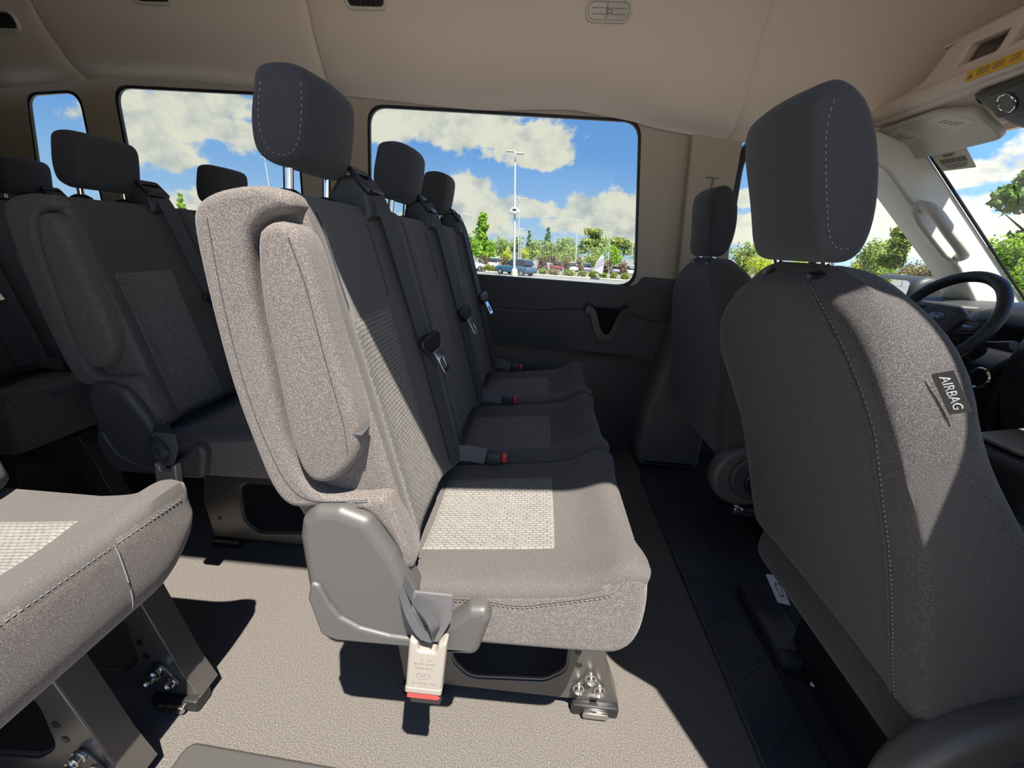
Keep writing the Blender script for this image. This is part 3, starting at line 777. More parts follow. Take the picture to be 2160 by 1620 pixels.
c, P = on_cove(.167, 1.742)
o = thing('dome_lamp', tuple(c), 'oval clear roof lamp above the big window', 'lamp')
MB().plate([rrect(0, 0, .160, .066, .032, 10), rrect(0, 0, .140, .047, .0234, 10)], .014, .005, lambda a, b, t: P(a, b, t+.003)).build('bezel', M_LTRIM, o)
M_LENS = plain('clear_lens', (.50, .46, .40, 1), 0.15)
le = MB().plate([rrect(0, 0, .140, .047, .0234, 10)], .008, .002, lambda a, b, t: P(a, b, t+.002)).build('lens', M_LENS, o)
b = MB()
for z in (-.008, .008): b.box((0, 0, 0), (.118, .0016, .002), 0, None); b.v[-8:] = [P(q[0], q[1]+z, q[2]+.0065) for q in b.v[-8:]]
b.box((0, 0, 0), (.003, .040, .002)); b.v[-8:] = [P(q[0]-.006, q[1], q[2]+.0065) for q in b.v[-8:]]
b.plate([rrect(.002, 0, .022, .010, .003), rrect(.002, 0, .018, .006, .002)], .003, 0, lambda a, bb, t: P(a, bb, t+.0065))
b.build('lens_rib', M_INK, le)
for i in range(2):
    for j in range(3):
        MB().lathe([(.0045, 0), (.004, .002), (.002, .003)], Matrix.Translation(P(-.048+i*.026, -.015+j*.015, .006)) @ Matrix.Rotation(PI/2, 4, 'X'), 12).build('bulb', M_LABEL, le)

def vent(x, z, label, w=.155, h=.10):
    c, P = on_cove(x, z)
    o = thing('roof_vent', tuple(c), label, 'air vent', 'air vents in the headliner')
    MB().plate([rrect(0, 0, w, h, .03), rrect(0, 0, w-.022, h-.024, .022)], .014, .005, lambda a, b, t: P(a, b, t+.003)).build('bezel', M_LTRIM, o)
    MB().plate([rrect(0, 0, w-.02, h-.022, .022)], .004, 0, lambda a, b, t: P(a, b, t+.001)).build('vent_back', M_BLACK, o)
    for k in range(7):
        s = MB(); s.plate([rrect(-.056*w/.155+k*.0187*w/.155, 0, .004, h-.026, .001)], .008, .001, lambda a, b, t: P(a, b, t+.005)); s.build('slat', M_DPLAST, o)
    s = MB(); s.plate([rrect(0, 0, w-.024, .005, .001)], .008, .001, lambda a, b, t: P(a, b, t+.006)); s.build('slat', M_DPLAST, o)
    return o
vent(-.695, 1.770, 'black slatted roof vent above the sunlit headrest')
vent(-1.50, 1.766, 'roof vent above the window left of the sunlit headrest')
vent(-2.16, 1.668, 'roof vent at the top left corner', .15, .07)

# grab handle on the windscreen pillar
o = thing('grab_handle', (1.50, 1.80, 1.08), 'cream grab handle on the windscreen pillar', 'handle')
hs = lambda x, z: (x*.967, .95+(z-.95)*.967)
MB().plate([rnd([hs(*q) for q in [(1.425, 1.190), (1.450, 1.203), (1.500, 1.160), (1.645, 1.030), (1.672, 1.000), (1.650, .975), (1.60, 1.000), (1.465, 1.112), (1.428, 1.155)]], .022)], .03, .010, xz(1.806)).build('handle_base', M_LTRIM, o)
hp = [(1.452, 1.865, 1.185), (1.455, 1.825, 1.175), (1.475, 1.800, 1.145), (1.53, 1.795, 1.090), (1.60, 1.798, 1.035), (1.638, 1.822, 1.012), (1.655, 1.862, 1.008)]
MB().tube([(hs(p[0], p[2])[0], p[1]-.062, hs(p[0], p[2])[1]) for p in resample(chaikin(hp, 3, False), 30, False)], .0195, 14).build('grip', M_LTRIM, o)

# overhead shelf above the windscreen
o = thing('overhead_shelf', (1.22, 1.11, 1.46), 'overhead storage shelf above the windscreen with square openings', 'shelf')
ol = rnd([(1.99, 1.450), (1.99, 1.490), (1.78, 1.525, .04), (1.715, 1.545, .02), (1.682, 1.625, .02), (1.60, 1.640), (.62, 1.640), (.50, 1.54), (.24, 1.49), (.24, 1.450)], .01)
holes = [rnd([(1.605, 1.545), (1.482, 1.540), (1.478, 1.592), (1.598, 1.598)], .008)] + [rrect(1.385-.17*k, 1.567, .13, .052, .008) for k in range(5)]
MB().plate([ol]+holes, .035, .008, lambda a, b, t: (1.222+t+.25*max(0, b-1.50), a, b)).build('shelf_front', M_HEAD, o)
MB().plate([rrect(1.11, 1.485, 1.70, .050, .020)], .05, .018, lambda a, b, t: (1.205+t, a, b)).build('shelf_lip', M_HEAD, o)
MB().box((1.39, 1.11, 1.528), (.33, 1.3, .010)).build('shelf_floor', M_INK, o)
MB().box((1.39, 1.11, 1.632), (.30, 1.2, .008)).build('shelf_top', M_HEAD, o)
for k in range(6): MB().box((1.39, 1.64-.17*k+(.0 if k else .03), 1.58), (.30, .012, .10)).build('shelf_divider', M_HEAD, o)
yl = MB(); Q = lambda a, b, t: (1.178+t, 1.26-a, 1.482+b)
yl.plate([rrect(0, 0, .49, .027, .003)], .002, 0, Q); yb = tag(yl.build('warning_label', M_YELLOW, o), 'yellow warning strip')
yt = MB()
for k in range(11):
    for r in range(3): yt.box((1.1765, 1.455-k*.042, 1.489-r*.006), (.0006, .034-(k*7 % 5)*.002, .0022))
yt.add([(1.1764, 1.498, 1.474), (1.1764, 1.484, 1.474), (1.1764, 1.491, 1.489)], [(0, 1, 2)]); yt.build('label_print', M_INK, yb)

# sun visor area with labels
def vis(a, b, t):
    """a across the van (towards the driver door), b up the slope"""
    return (1.355-.135*b/.20+t*.70, a, 1.352+.140*b/.20+t*.75)
o = thing('sun_visor', (1.33, 1.75, 1.36), 'folded-up driver sun visor carrying two pale labels', 'sun visor')
MB().plate([rnd([(2.00, -.004), (1.99, .135), (1.90, .155), (1.66, .155), (1.535, .115), (1.49, -.004)], .03)], .022, .009, lambda a, b, t: vis(a, b, t-.018)).build('visor_panel', M_LTRIM, o)
for (y, l2) in ((1.795, 'pale warning label nearer the pillar'), (1.615, 'pale warning label nearer the console')):
    lb = MB().plate([rnd([(y+.078, .128), (y+.006, .138), (y-.072, .079), (y+.004, .067)], .002)], .001, 0, lambda a, b, t: vis(a, b, t-.0296)).build('warning_label', M_LABEL, o)
    lb['label'] = l2
    pm = MB()
    for k in range(4): pm.plate([rrect(y+.024-k*.014, .112-k*.008, .030, .0025, .0005)], .0006, 0, lambda a, b, t: vis(a, b, t-.0303))
    pm.build('label_print', M_INK, lb)

# overhead console with reading lamps
o = thing('overhead_console', (1.24, 1.25, 1.34), 'grey overhead console with two round chrome-ringed reading lamps', 'console')
cp = Pad([(1.21, 1.455), (1.38, 1.44), (1.42, 1.34), (1.36, 1.318), (1.27, 1.34), (1.215, 1.42)], 1.00, 1.545, .03, 60, None, lambda x, y, z: (x, y-.10*max(0, 1.47-z)/.12*(y-1.11)/.4 if y > 1.2 else y, z), 10, 2)
MB().loft(cp.mesh()).build('console_body', M_PLAST, o)
K = lambda a, b, t: (1.200+.055*(.5-b/.07)-t*.82, 1.35-a, 1.392+b*.9-t*.5)
pn = MB().plate([rnd([(-.085, -.028), (-.095, .030), (.12, .042), (.12, -.034)], .010)], .006, .002, lambda a, b, t: K(a, b, t+.006)).build('lamp_panel', M_BLACK, o)
for a in (-.045, .035):
    MB().tube([K(a+.021*math.cos(q), .002+.021*math.sin(q), .011) for q in np.linspace(0, 2*PI, 25)[:-1]], .0022, 8, True, up=(1, 0, 0)).build('lamp_ring', M_CHROME, pn)
    MB().plate([circ(a, .002, .020)], .003, 0, lambda p, q, t: K(p, q, t+.0105)).build('lamp_glass', M_INK, pn)

# paper sticker in the windscreen corner
o = thing('paper_sticker', (1.42, 1.745, 1.33), 'cream barcode sticker in the upper corner of the windscreen', 'sticker')
st = lambda a, b, t: tuple(Vector(wsf(.075+b*1.15, .955+a/1.445))+Vector((-.006-t, 0, -.006-t)))
MB().plate([rnd([(-.062, -.055), (.058, -.050), (.052, .030), (-.056, .036)], .004)], .0008, 0, st).build('sticker_paper', M_LABEL, o)
pm = MB()
for k in range(16): pm.plate([rrect(-.044+k*.0055, -.010, .0018+(k*5 % 3)*.0008, .020, 0)], .0006, 0, lambda a, b, t: st(a, b, t+.001))
for k in range(3): pm.plate([rrect(-.002, .008+k*.007, .08-.01*k, .0022, 0)], .0006, 0, lambda a, b, t: st(a, b, t+.001))
pm.text('4088T', .017, lambda a, b, t: st(-a, -b-.034, t+.001)); pm.build('sticker_print', M_INK, o)

# grey plate at the door step
tag(MB().plate([rnd([(-.604, .26), (-.25, .26), (-.25, .488), (-.604, .503)], .022)], .016, .006, lambda a, b, t: (a, b, .010+t)).build('step_plate', M_MAT, origin=(-.43, .38, 0)), 'flat dark grey step plate at the bottom edge of the picture', 'step plate')

# ------------------------------------------------------------------ front seats
FBACK = [(.352, .905), (.360, .935), (.385, .950), (.425, .948), (.445, .932), (.466, .88), (.506, .80), (.572, .70), (.650, .58), (.66, .47), (.68, .40), (.64, .345), (.562, .345), (.535, .41), (.500, .52), (.462, .62), (.425, .715), (.390, .81)]
FHEAD = [(.345, .962), (.325, 1.03), (.300, 1.10), (.294, 1.135), (.306, 1.152), (.338, 1.154), (.374, 1.125), (.402, 1.06), (.414, .995), (.404, .956), (.37, .950)]
def fback_warp(y0, y1):
    def w(x, y, z):
        d = min(y-y0, y1-y); R = .20
        if d < R:
            drop = R-math.sqrt(max(0, R*R-(R-d)**2)); k = max(0.0, min(1.0, (z-.62)/.33)); z -= .95*drop*k; x += .20*drop*k
        return (x, y, z)
    return w
def fback_disp(x, z, nx, nz, v):
    if nx < -0.3: return -.012*(1-(2*v-1)**2)*min(1, (-nx-.3)/.3)+.006
    if nx > 0.3: return -.02*math.exp(-((v-.5)/.26)**4)
    return 0.0
def make_front_seat(label, dx, y0, y1, airbag, name='front_seat', lean=0.0, yc=None, rc_at=(.705, .268, .19)):
    yc = yc or (y0+y1)/2
    ln = lambda pts: [(p[0]+dx+lean*(p[1]-.93), p[1]) for p in pts]
    root = thing(name, (.8+dx, yc, 0), label, 'seat')
    bp = Pad(ln(FBACK), y0, y1, .045, 110, fback_disp, fback_warp(y0, y1), 26, ri=.022)
    bk = MB().loft(bp.mesh()).build('backrest', F_FRONT, root, 50)
    path = [Vector(bp.rear(z, y0+.046+.13*max(0, (z-.80)/.12)**2, .001)) for z in np.linspace(.37, .925, 40)]
    st = MB(); st.stitches([tuple(p+Vector((-.0005, -.007, 0))) for p in path], .0044, .0032, .0008); st.build('stitching', M_THREAD, bk)
    st = MB(); st.tube([tuple(p+Vector((.0, -.0, 0))) for p in path], .0022, 6); st.build('piping', F_FRONT, bk)
    hp = Pad(ln(FHEAD), yc-.098, yc+.088, .014, 72, lambda x, z, nx, nz, v: (.012*(1-(2*v-1)**2)-.006)*abs(nx), corner_warp(yc-.098, yc+.088, 1.152, .018), 14, 2)
    h = MB().loft(hp.mesh()).build('headrest', F_DARK, root, 50)
    lp = chaikin([(.318, 1.128), (.316, 1.10), (.334, 1.04), (.352, .985), (.366, .968), (.385, .970)], 2, False)
    MB().stitches([(dx+p[0], yc-.0986, p[1]) for p in lp], .0040, .0034, .0006).build('stitching', M_THREAD, h)
    for dy in (-.062, .060):
        MB().tube([(.40+dx, yc+dy, .92), (.372+dx, yc+dy, .975)], .0075, 14).build('headrest_post', M_CHROME, h)
        MB().lathe([(.022, 0), (.0225, .006), (.020, .014), (.010, .018)], Matrix.Translation((.392+dx, yc+dy, .928)) @ Matrix.Rotation(-.3, 4, 'Y') @ Matrix.Diagonal((1.1, 1.4, 1, 1)), 24).build('post_collar', M_BLACK, root)
    cp = Pad(sh([(.57, .24), (.57, .36), (.62, .42), (.72, .44), (.90, .45), (1.02, .465), (1.07, .45), (1.08, .36), (1.04, .28), (.80, .23)], dx), y0+.005, y1-.005, .03, 80, lambda x, z, nx, nz, v: (-.02*math.exp(-((v-.5)/.28)**4) if nz > .3 else 0), None, 14)
    MB().loft(cp.mesh()).build('cushion', F_FRONT, root, 50)
    # plinth, rails and recliner cover
    MB().plate([rnd([(.70+dx, y0+.06), (1.08+dx, y0+.06), (1.08+dx, y1-.04), (.70+dx, y1-.04)], .03)], .24, .012, lambda a, b, t: (a, b, .12+t)).build('plinth', M_BLACK, root)
    rc = MB().plate([[(rc_at[0]+dx+rc_at[2]*math.cos(q), rc_at[1]+rc_at[2]*.97*math.sin(q)) for q in np.linspace(0, 2*PI, 41)[:-1]]], .05, .016, lambda a, b, t: (a, y0-.012+t, b), 4).build('recliner_cover', M_PLAST, root, 60)
    MB().plate([circ(rc_at[0]+.02+dx, rc_at[1]+.007, rc_at[2]*.72, 40)], .022, .008, lambda a, b, t: (a, y0-.038+t, b), 3).build('recliner_ring', M_DPLAST, rc, 60)
    MB().plate([circ(rc_at[0]+.04+dx, rc_at[1], rc_at[2]*.505, 34)], .020, .006, lambda a, b, t: (a, y0-.046+t, b), 3).build('recliner_knob', M_BLACK, rc, 60)
    MB().plate([rnd([(.70+dx, .335), (1.05+dx, .36), (1.08+dx, .26), (.74+dx, .20)], .03)], .03, .01, lambda a, b, t: (a, y0-.004+t, b)).build('side_valance', M_PLAST, root, 60)
    if airbag:
        u = Vector((.50, -.22, -.84)).normalized(); v = Vector((.55, -.62, .30)); v = (v-u*v.dot(u)).normalized(); nn = u.cross(v)
        if nn.y > 0: nn = -nn
        c = Vector((.425+dx, y0+.006, .833))
        tg = MB().plate([rrect(0, 0, .046, .017, .001)], .0012, 0, lambda a, b, t: tuple(c+u*a+v*b+nn*t)).build('airbag_tag', M_BLACK, bk)
        tg['label'] = 'black sewn-in tag lettered AIRBAG'
        MB().text('AIRBAG', .0108, lambda a, b, t: tuple(c+u*a+v*b+nn*(.0014+t)), .0003).build('tag_lettering', M_WHITE, tg)
        rl = MB(); rl.box((.70+dx, y0+.50, .018), (.085, .26, .036), .008); rl.build('seat_rail', M_DPLAST, root)
        rl = MB(); rl.box((.690+dx, y0+.455, .040), (.075, .11, .018), .008); rl.build('rail_cap', M_PLAST, root)
        rl = MB(); rl.tube([(.70+dx, y0+.33, .02), (.72+dx, y0+.30, .03), (.75+dx, y0+.27, .022)], .006, 8); rl.build('latch_rod', M_STEEL, root)
        lp = MB().plate([rnd([(0, 0), (.034, 0), (.018, -.098), (-.012, -.092)], .002)], .0012, 0, lambda a, b, t: (.706+a+dx+.004*t, y0+.590+b, .098+t+.1*b)).build('paper_label', M_WHITE, root)
        lp['label'] = 'small white paper label'
        pm = MB().plate([[(.008, -.03), (.022, -.03), (.014, -.075), (.002, -.073)], [(.010, -.034), (.020, -.034), (.0125, -.071), (.004, -.069)]], .0005, 0, lambda a, b, t: (.706+a+dx, y0+.590+b, .0995+t+.1*b)); pm.build('label_print', M_INK, lp)
    return root
fs = make_front_seat('front passenger seat at the right, shoulder in sun, with a sewn AIRBAG tag', 0.0, .425, .90, True, yc=.675)
ds = make_front_seat('driver seat seen from behind, in shade beside the beige pillar', .15, 1.185, 1.72, False, lean=.20, yc=1.47, rc_at=(.510, .325, .100))
bx = MB(); bx.box((.73, 1.20, .185), (.12, .03, .03), .006); bx.tube([(.69, 1.18, .20), (.79, 1.18, .195)], .005, 8); bx.build('rail_handle', M_STEEL, ds)

# ------------------------------------------------------------------ dashboard, wheel, console, mirror
o = thing('dashboard', (1.7, 1.1, .4), 'dark dashboard under the windscreen', 'dashboard')
dp = Pad([(1.62, .30), (1.60, .55), (1.63, .70), (1.60, .80), (1.64, .835), (1.75, .850), (2.05, .84), (2.10, .70), (2.05, .30)], .26, 1.98, .03, 70, None, lambda x, y, z: (x, y, z), 20, 2)
MB().loft(dp.mesh()).build('dash_body', M_DPLAST, o)
hd = Pad([(1.50, .80), (1.56, .862), (1.68, .872), (1.80, .85), (1.80, .70), (1.56, .70)], 1.18, 1.66, .05, 60, None, lambda x, y, z: (x, y, z-.06*max(0, abs(y-1.42)-.12)/.12), 12, 2)
MB().loft(hd.mesh()).build('instrument_hood', M_BLACK, o)
MB().plate([rnd([(1.545, 1.70), (1.545, 1.92), (1.66, 1.96), (1.66, 1.66)], .02)], .03, .01, lambda a, b, t: (a+.04, b, .815+t)).build('end_vent', M_DPLAST, o)
MB().box((1.578, 1.76, .812), (.02, .06, .016), .004).build('switch', M_BLACK, o)
cs = Pad([(1.46, .56), (1.42, .66), (1.44, .79), (1.50, .81), (1.64, .80), (1.64, .40), (1.52, .42)], .92, 1.335, .02, 50, None, None, 8, 2)
MB().loft(cs.mesh()).build('center_stack', M_DPLAST, o)
MB().box((1.428, 1.20, .735), (.012, .19, .11), .004, Matrix.Rotation(-.1, 4, 'Y')).build('screen', M_PLAST, o)
kp = Pad([(1.47, .44), (1.45, .60), (1.47, .72), (1.62, .74), (1.62, .40)], 1.34, 1.52, .03, 50, None, None, 8, 2)
MB().loft(kp.mesh()).build('lower_panel', M_BLACK, o)
rg = Matrix.Translation((1.445, 1.394, .628)) @ Matrix.Rotation(-PI/2, 4, 'Y')
MB().lathe([(.034, 0), (.035, .006), (.032, .010), (.027, .008), (.026, .002)], rg, 32).build('start_ring', M_CHROME, o)
MB().lathe([(.026, 0), (.026, .006), (.015, .008)], rg, 32).build('start_knob', M_BLACK, o)

WC = Vector((1.262, 1.410, .797)); WT = math.radians(27); WR = .160
wu = Vector((math.sin(WT), 0, math.cos(WT))); wv = Vector((0, 1, 0)); wn = Vector((-math.cos(WT), 0, math.sin(WT)))
W = lambda a, b, t: tuple(WC+wv*(-a)+wu*b+wn*t)
o = thing('steering_wheel', tuple(WC), 'black steering wheel with a blue oval emblem on its hub', 'steering wheel')
MB().tube([W(WR*math.cos(q), WR*math.sin(q), 0) for q in np.linspace(0, 2*PI, 65)[:-1]], .0165, 14, True, up=tuple(wn)).build('rim', plain('leather_black', (.022, .022, .023, 1), .45, bump=.3, bscale=600), o)
hub = MB().plate([rnd([(-.075, .035), (-.04, .055), (.04, .055), (.075, .035), (.060, -.04), (.03, -.065), (-.03, -.065), (-.060, -.04)], .02)], .045, .018, lambda a, b, t: W(a, b, t-.005), 4).build('hub', M_DPLAST, o, 60)
for s in (-1, 1):
    MB().plate([rnd([(s*.055, .03), (s*.150, .022), (s*.152, -.012), (s*.060, -.03)], .008)], .018, .006, lambda a, b, t: W(a, b, t-.014)).build('spoke', M_DPLAST, o)
    sw = MB().plate([rnd([(s*.078, .020), (s*.125, .016), (s*.122, -.008), (s*.080, -.014)], .006)], .008, .003, lambda a, b, t: W(a, b, t-.004)).build('switch_pad', M_PLAST, o)
    MB().plate([rrect(s*.10, .002, .030, .004, .001)], .002, 0, lambda a, b, t: W(a, b, t+.001)).build('switch_bar', M_CHROME, sw)
MB().plate([rnd([(-.025, -.05), (.025, -.05), (.02, -.152), (-.02, -.152)], .008)], .016, .005, lambda a, b, t: W(a, b, t-.014)).build('spoke', M_DPLAST, o)
e1 = MB().plate([circ(0, .010, .030, 36, .0125)], .003, .001, lambda a, b, t: W(a, b, t+.019)).build('emblem', M_STEEL, o)
MB().plate([circ(0, .010, .0282, 36, .0108)], .002, 0, lambda a, b, t: W(a, b, t+.0205)).build('emblem_field', M_BLUE, e1)
MB().text('Ford', .0195, lambda a, b, t: W(a, b+.010, t+.0222), .0004, shear=.35).build('emblem_lettering', M_WHITE, e1)
MB().tube([tuple(WC-wn*.02), tuple(WC-wn*.15+Vector((0, 0, -.02)))], .045, 18).build('column', M_BLACK, o)
MB().tube([tuple(WC-wn*.08+Vector((0, -.05, -.02))), tuple(WC-wn*.07+Vector((0, -.13, -.01))), tuple(WC-wn*.07+Vector((0, -.18, 0)))], [.008, .010, .013], 10).build('stalk', M_PLAST, o)
MB().tube([tuple(WC-wn*.08+Vector((0, .05, -.02))), tuple(WC-wn*.07+Vector((0, .16, 0)))], [.008, .012], 10).build('stalk', M_PLAST, o)

o = thing('shift_console', (1.36, 1.14, .3), 'sunlit gear selector console at the right edge', 'console')
MB().plate([rnd([(1.22, .96), (1.405, .96), (1.405, 1.185), (1.22, 1.18)], .03)], .34, .02, lambda a, b, t: (a, b, .33+t+.16*(a-1.22))).build('console_body', M_DPLAST, o)
MB().plate([rnd([(1.25, 1.03), (1.395, 1.03), (1.395, 1.175), (1.25, 1.165)], .02)], .012, .004, lambda a, b, t: (a, b, .513+t+.16*(a-1.22))).build('gate_plate', M_SILVER, o)
MB().tube([(1.36, 1.12, .52), (1.345, 1.12, .58)], [.016, .014], 12).build('lever', M_BLACK, o)
MB().lathe([(.012, 0), (.024, .008), (.027, .03), (.022, .05), (.010, .058)], Matrix.Translation((1.343, 1.12, .575)) @ Matrix.Rotation(-.2, 4, 'Y'), 20).build('lever_knob', M_BLACK, o)

o = thing('door_mirror', (1.83, 2.12, .74), 'outside mirror beyond the driver door glass reflecting pale sky', 'mirror')
mp = Pad([(1.735, .745), (1.725, .85), (1.745, .905), (1.80, .925), (1.88, .905), (1.895, .80), (1.87, .745)], 2.10, 2.40, .03, 60, None, None, 10, 3)
MB().loft(mp.mesh()).build('mirror_shell', M_DPLAST, o)
mg = Vector((-.92, -.30, .02)).normalized()
MB().plate([rrect(2.235, .835, .215, .125, .03)], .004, 0, lambda a, b, t: (1.722-.04*(a-2.235)-t, a, b)).build('mirror_glass', plain('mirror', (.9, .92, .95, 1), .02, metal=1.0), o)
MB().box((1.83, 2.08, .77), (.08, .10, .05), .015).build('mirror_arm', M_DPLAST, o)

# ------------------------------------------------------------------ the car park outside
GZ = [(-80, -.74), (8, -.74), (50, -2.16), (80, -2.95), (130, -4.3), (170, -5.4), (420, -6.0)]
def gz(y): return lerp_tab(GZ, y)
def ground(name, y0, y1, x0, x1, m, dz, label):
    ys = sorted(set([y0, y1]+[g[0] for g in GZ if y0 < g[0] < y1]))
    g = MB()
    v = [(x, y, gz(y)+dz) for y in ys for x in (x0, x1)]
    g.add(v, [(2*i, 2*i+1, 2*i+3, 2*i+2) for i in range(len(ys)-1)])
    return struct(g.build(name, m), label, 'ground')
M_ASPH = plain('asphalt', (.16, .155, .145, 1), .9, var=.15, vscale=.6)
M_CONC = plain('concrete', (.36, .34, .30, 1), .85, var=.1, vscale=3)
M_BOUNCE = plain('pale_bounce_ground', (.29, .28, .26, 1), .85, var=.06, vscale=1.5)  # unseen ground, pale tone put in to bounce sunlight up to the ceiling
M_GRASS = plain('grass_strip', (.10, .14, .035, 1), .9, var=.3, vscale=2)
ground('ground_near', -80, 6, -120, 120, M_BOUNCE, 0, 'unseen ground beside the van, made pale to bounce light inside')
ground('ground_lot', 6, 420, -300, 300, M_ASPH, 0, 'asphalt of the car park')
kb = MB()
for x in range(-6, 60, 4): kb.box((x+1.6, 49.0, gz(49)+.09), (3.98, .35, .18), .04)
struct(kb.build('kerb', M_CONC), 'pale concrete kerb in front of the hedge', 'kerb')
ground('island', 49.2, 55.5, -6.5, 60, M_GRASS, .12, 'planted strip behind the kerb')

rng = np.random.default_rng(7)
L_GREEN = leaf('leaf_green', (.16, .30, .03, 1), (.30, .46, .07, 1))
L_LIME = leaf('leaf_lime', (.38, .44, .04, 1), (.52, .56, .08, 1))
L_PINE = leaf('leaf_pine', (.10, .18, .05, 1), (.19, .28, .08, 1))
L_OLIVE = leaf('leaf_olive', (.21, .28, .07, 1), (.34, .40, .13, 1))
L_PURPLE = leaf('leaf_purple', (.10, .055, .040, 1), (.20, .12, .07, 1))
L_PINK = leaf('leaf_rust', (.20, .15, .09, 1), (.30, .24, .14, 1))
L_HEDGE = leaf('leaf_hedge', (.20, .24, .045, 1), (.32, .34, .08, 1))
M_BARK = plain('bark', (.13, .10, .075, 1), .9, var=.3, vscale=6)

def foliage(blobs, count, size, up=0.3):
    """cloud of small leaf cards spread over ellipsoids (cx, cy, cz, rx, ry, rz)"""
    B = np.array(blobs, float); w = B[:, 3]*B[:, 4]*B[:, 5]; w = w**.75; w /= w.sum()
    k = rng.choice(len(B), count, p=w)
    d = rng.normal(size=(count, 3)); d /= np.linalg.norm(d, axis=1)[:, None]
    r = rng.random(count)**.42*(1+.12*rng.normal(size=count))
    c = B[k, :3]+d*r[:, None]*B[k, 3:]
    nn = d*.6+rng.normal(size=(count, 3)); nn[:, 2] += up; nn /= np.linalg.norm(nn, axis=1)[:, None]
    t = np.cross(nn, rng.normal(size=(count, 3))); t /= np.linalg.norm(t, axis=1)[:, None]; b = np.cross(nn, t)
    s = size*(.6+.8*rng.random(count))[:, None]
    m = MB()
    V = np.stack([c-t*s-b*s*.35, c-t*s*.1+b*s*.6, c+t*s+b*s*.3, c+t*s*.15-b*s*.6], 1).reshape(-1, 3)
    m.v = V.tolist(); m.f = [(4*i, 4*i+1, 4*i+2, 4*i+3) for i in range(count)]; m.uv = [(0, 0)]*len(m.v); m.mi = [0]*count
    return m

def tree(name, x, y, top, w, lm, kind, label, cat='tree', group=None, count=1500, base=None, lk=1.0):
    b = gz(y)+(.12 if 49 < y < 55.5 and x > -6.5 else 0) if base is None else base
    h = top-b; o = thing(name, (x, y, b), label, cat, group); blobs = []
    R = w/2
    if kind == 'round':
        for _ in range(11):
            a = rng.random()*2*PI; q = rng.random()
            rr = R*(.42+.2*rng.random())
            blobs.append((x+math.cos(a)*R*.55*q**.5, y+math.sin(a)*R*.55*q**.5, b+h*(.22+.56*rng.random()), rr, rr, min(rr, h*.2)))
        blobs.append((x, y, b+h*.84, R*.5, R*.5, h*.16))
    elif kind == 'tall':
        for i in range(9):
            f = i/8; rr = R*(1-.45*f)*(.55+.25*rng.random())
            blobs.append((x+R*.5*(rng.random()-.5), y+R*.4*(rng.random()-.5), b+h*(.22+.70*f), rr, rr, h*.09))
    elif kind == 'pine':
        for i in range(10):
            f = i/9; rr = R*(1.02-.85*f)*(.8+.3*rng.random())
            blobs.append((x+R*.15*(rng.random()-.5), y, b+h*(.14+.80*f), rr, rr, h*.055))
        blobs.append((x, y, b+h*.96, R*.12, R*.12, h*.05))
    elif kind == 'airy':
        for i in range(12):
            f = rng.random(); a = rng.random()*2*PI; rr = R*(.28+.22*rng.random())
            blobs.append((x+math.cos(a)*R*.65*(1-.4*f), y+math.sin(a)*R*.5, b+h*(.42+.52*f), rr, rr, rr*.55))
    elif kind == 'shrub':
        blobs.append((x, y, b+h*.5, R, R*.8, h*.5))
        for _ in range(3): blobs.append((x+R*(rng.random()-.5), y-.2, b+h*.5, R*.55, R*.5, h*.42))
    elif kind == 'hedge':
        for i in range(5): blobs.append((x-R+R*.5*i, y, b+h*.5, R*.36, .5, h*.5))
    sz = {'shrub': .10, 'hedge': .10}.get(kind, max(.10, min(h*.036, w*.070)))
    foliage(blobs, int(count/lk**1.6), sz*lk).build('foliage', lm, o, recalc=False, sharp=180)
    tk = MB()
    if kind in ('shrub', 'hedge'): tk.tube([(x, y, b-.02), (x, y, b+h*.5)], [.06, .03], 6)
    else:
        tr = max(.05, h*.018)
        tk.tube([(x, y, b-.05), (x+.02*h, y, b+h*.35), (x, y, b+h*.88)], [tr, tr*.75, tr*.2], 7)
        for k in range(5):
            a = rng.random()*2*PI; z0 = b+h*(.30+.1*k)
            tk.tube([(x, y, z0), (x+math.cos(a)*R*.55, y+math.sin(a)*R*.5, z0+h*.12)], [tr*.45, tr*.12], 5)
    tk.build('trunk', M_BARK, o)
    return o

# hedge shrubs behind the kerb
SH = [(-5.57, 1.99, 'hedge', 'long low clipped hedge between the white car and the blue car'), (-1.05, 1.0, 'shrub', 'round shrub just right of the blue car'), (.20, .95, 'shrub', 'second round shrub right of the blue car'),
      (1.45, 1.5, 'shrub', 'wide rusty round shrub between the two pairs of green ones'), (3.2, 1.55, 'shrub', 'wide green shrub left of the white banner'), (4.74, 1.1, 'shrub', 'round green shrub touching the left side of the white banner'),
      (5.94, 1.05, 'shrub', 'round shrub at the foot of the white banner'), (7.15, 1.0, 'shrub', 'first round shrub right of the white banner'), (8.38, .95, 'shrub', 'second round shrub right of the white banner'), (9.67, 1.05, 'shrub', 'round shrub nearest the front corner of the big window')]
for k, (x, w, kd, lb) in enumerate(SH):
    tree('hedge_shrub', x, 50.2, gz(50)+.85, w*.92, L_PINK if k == 3 else L_HEDGE, kd, lb, 'shrub', 'clipped shrubs behind the kerb', 900)
PU = [(-7.54, -.07, 1.5, 'dark reddish sapling behind the white car'), (-4.65, -.02, 1.4, 'dark reddish sapling left of the blue car'), (-.06, .1, 1.3, 'dark reddish sapling right of the blue car'), (1.37, .3, 1.3, 'dark reddish sapling above the rusty shrub'),
      (2.95, .25, 1.3, 'dark reddish sapling left of the slim lamp post'), (4.6, .3, 1.4, 'dark reddish sapling just left of the white banner'), (7.99, .16, 1.4, 'dark reddish sapling right of the white banner'), (9.9, .10, 1.4, 'dark reddish sapling by the front corner of the big window')]
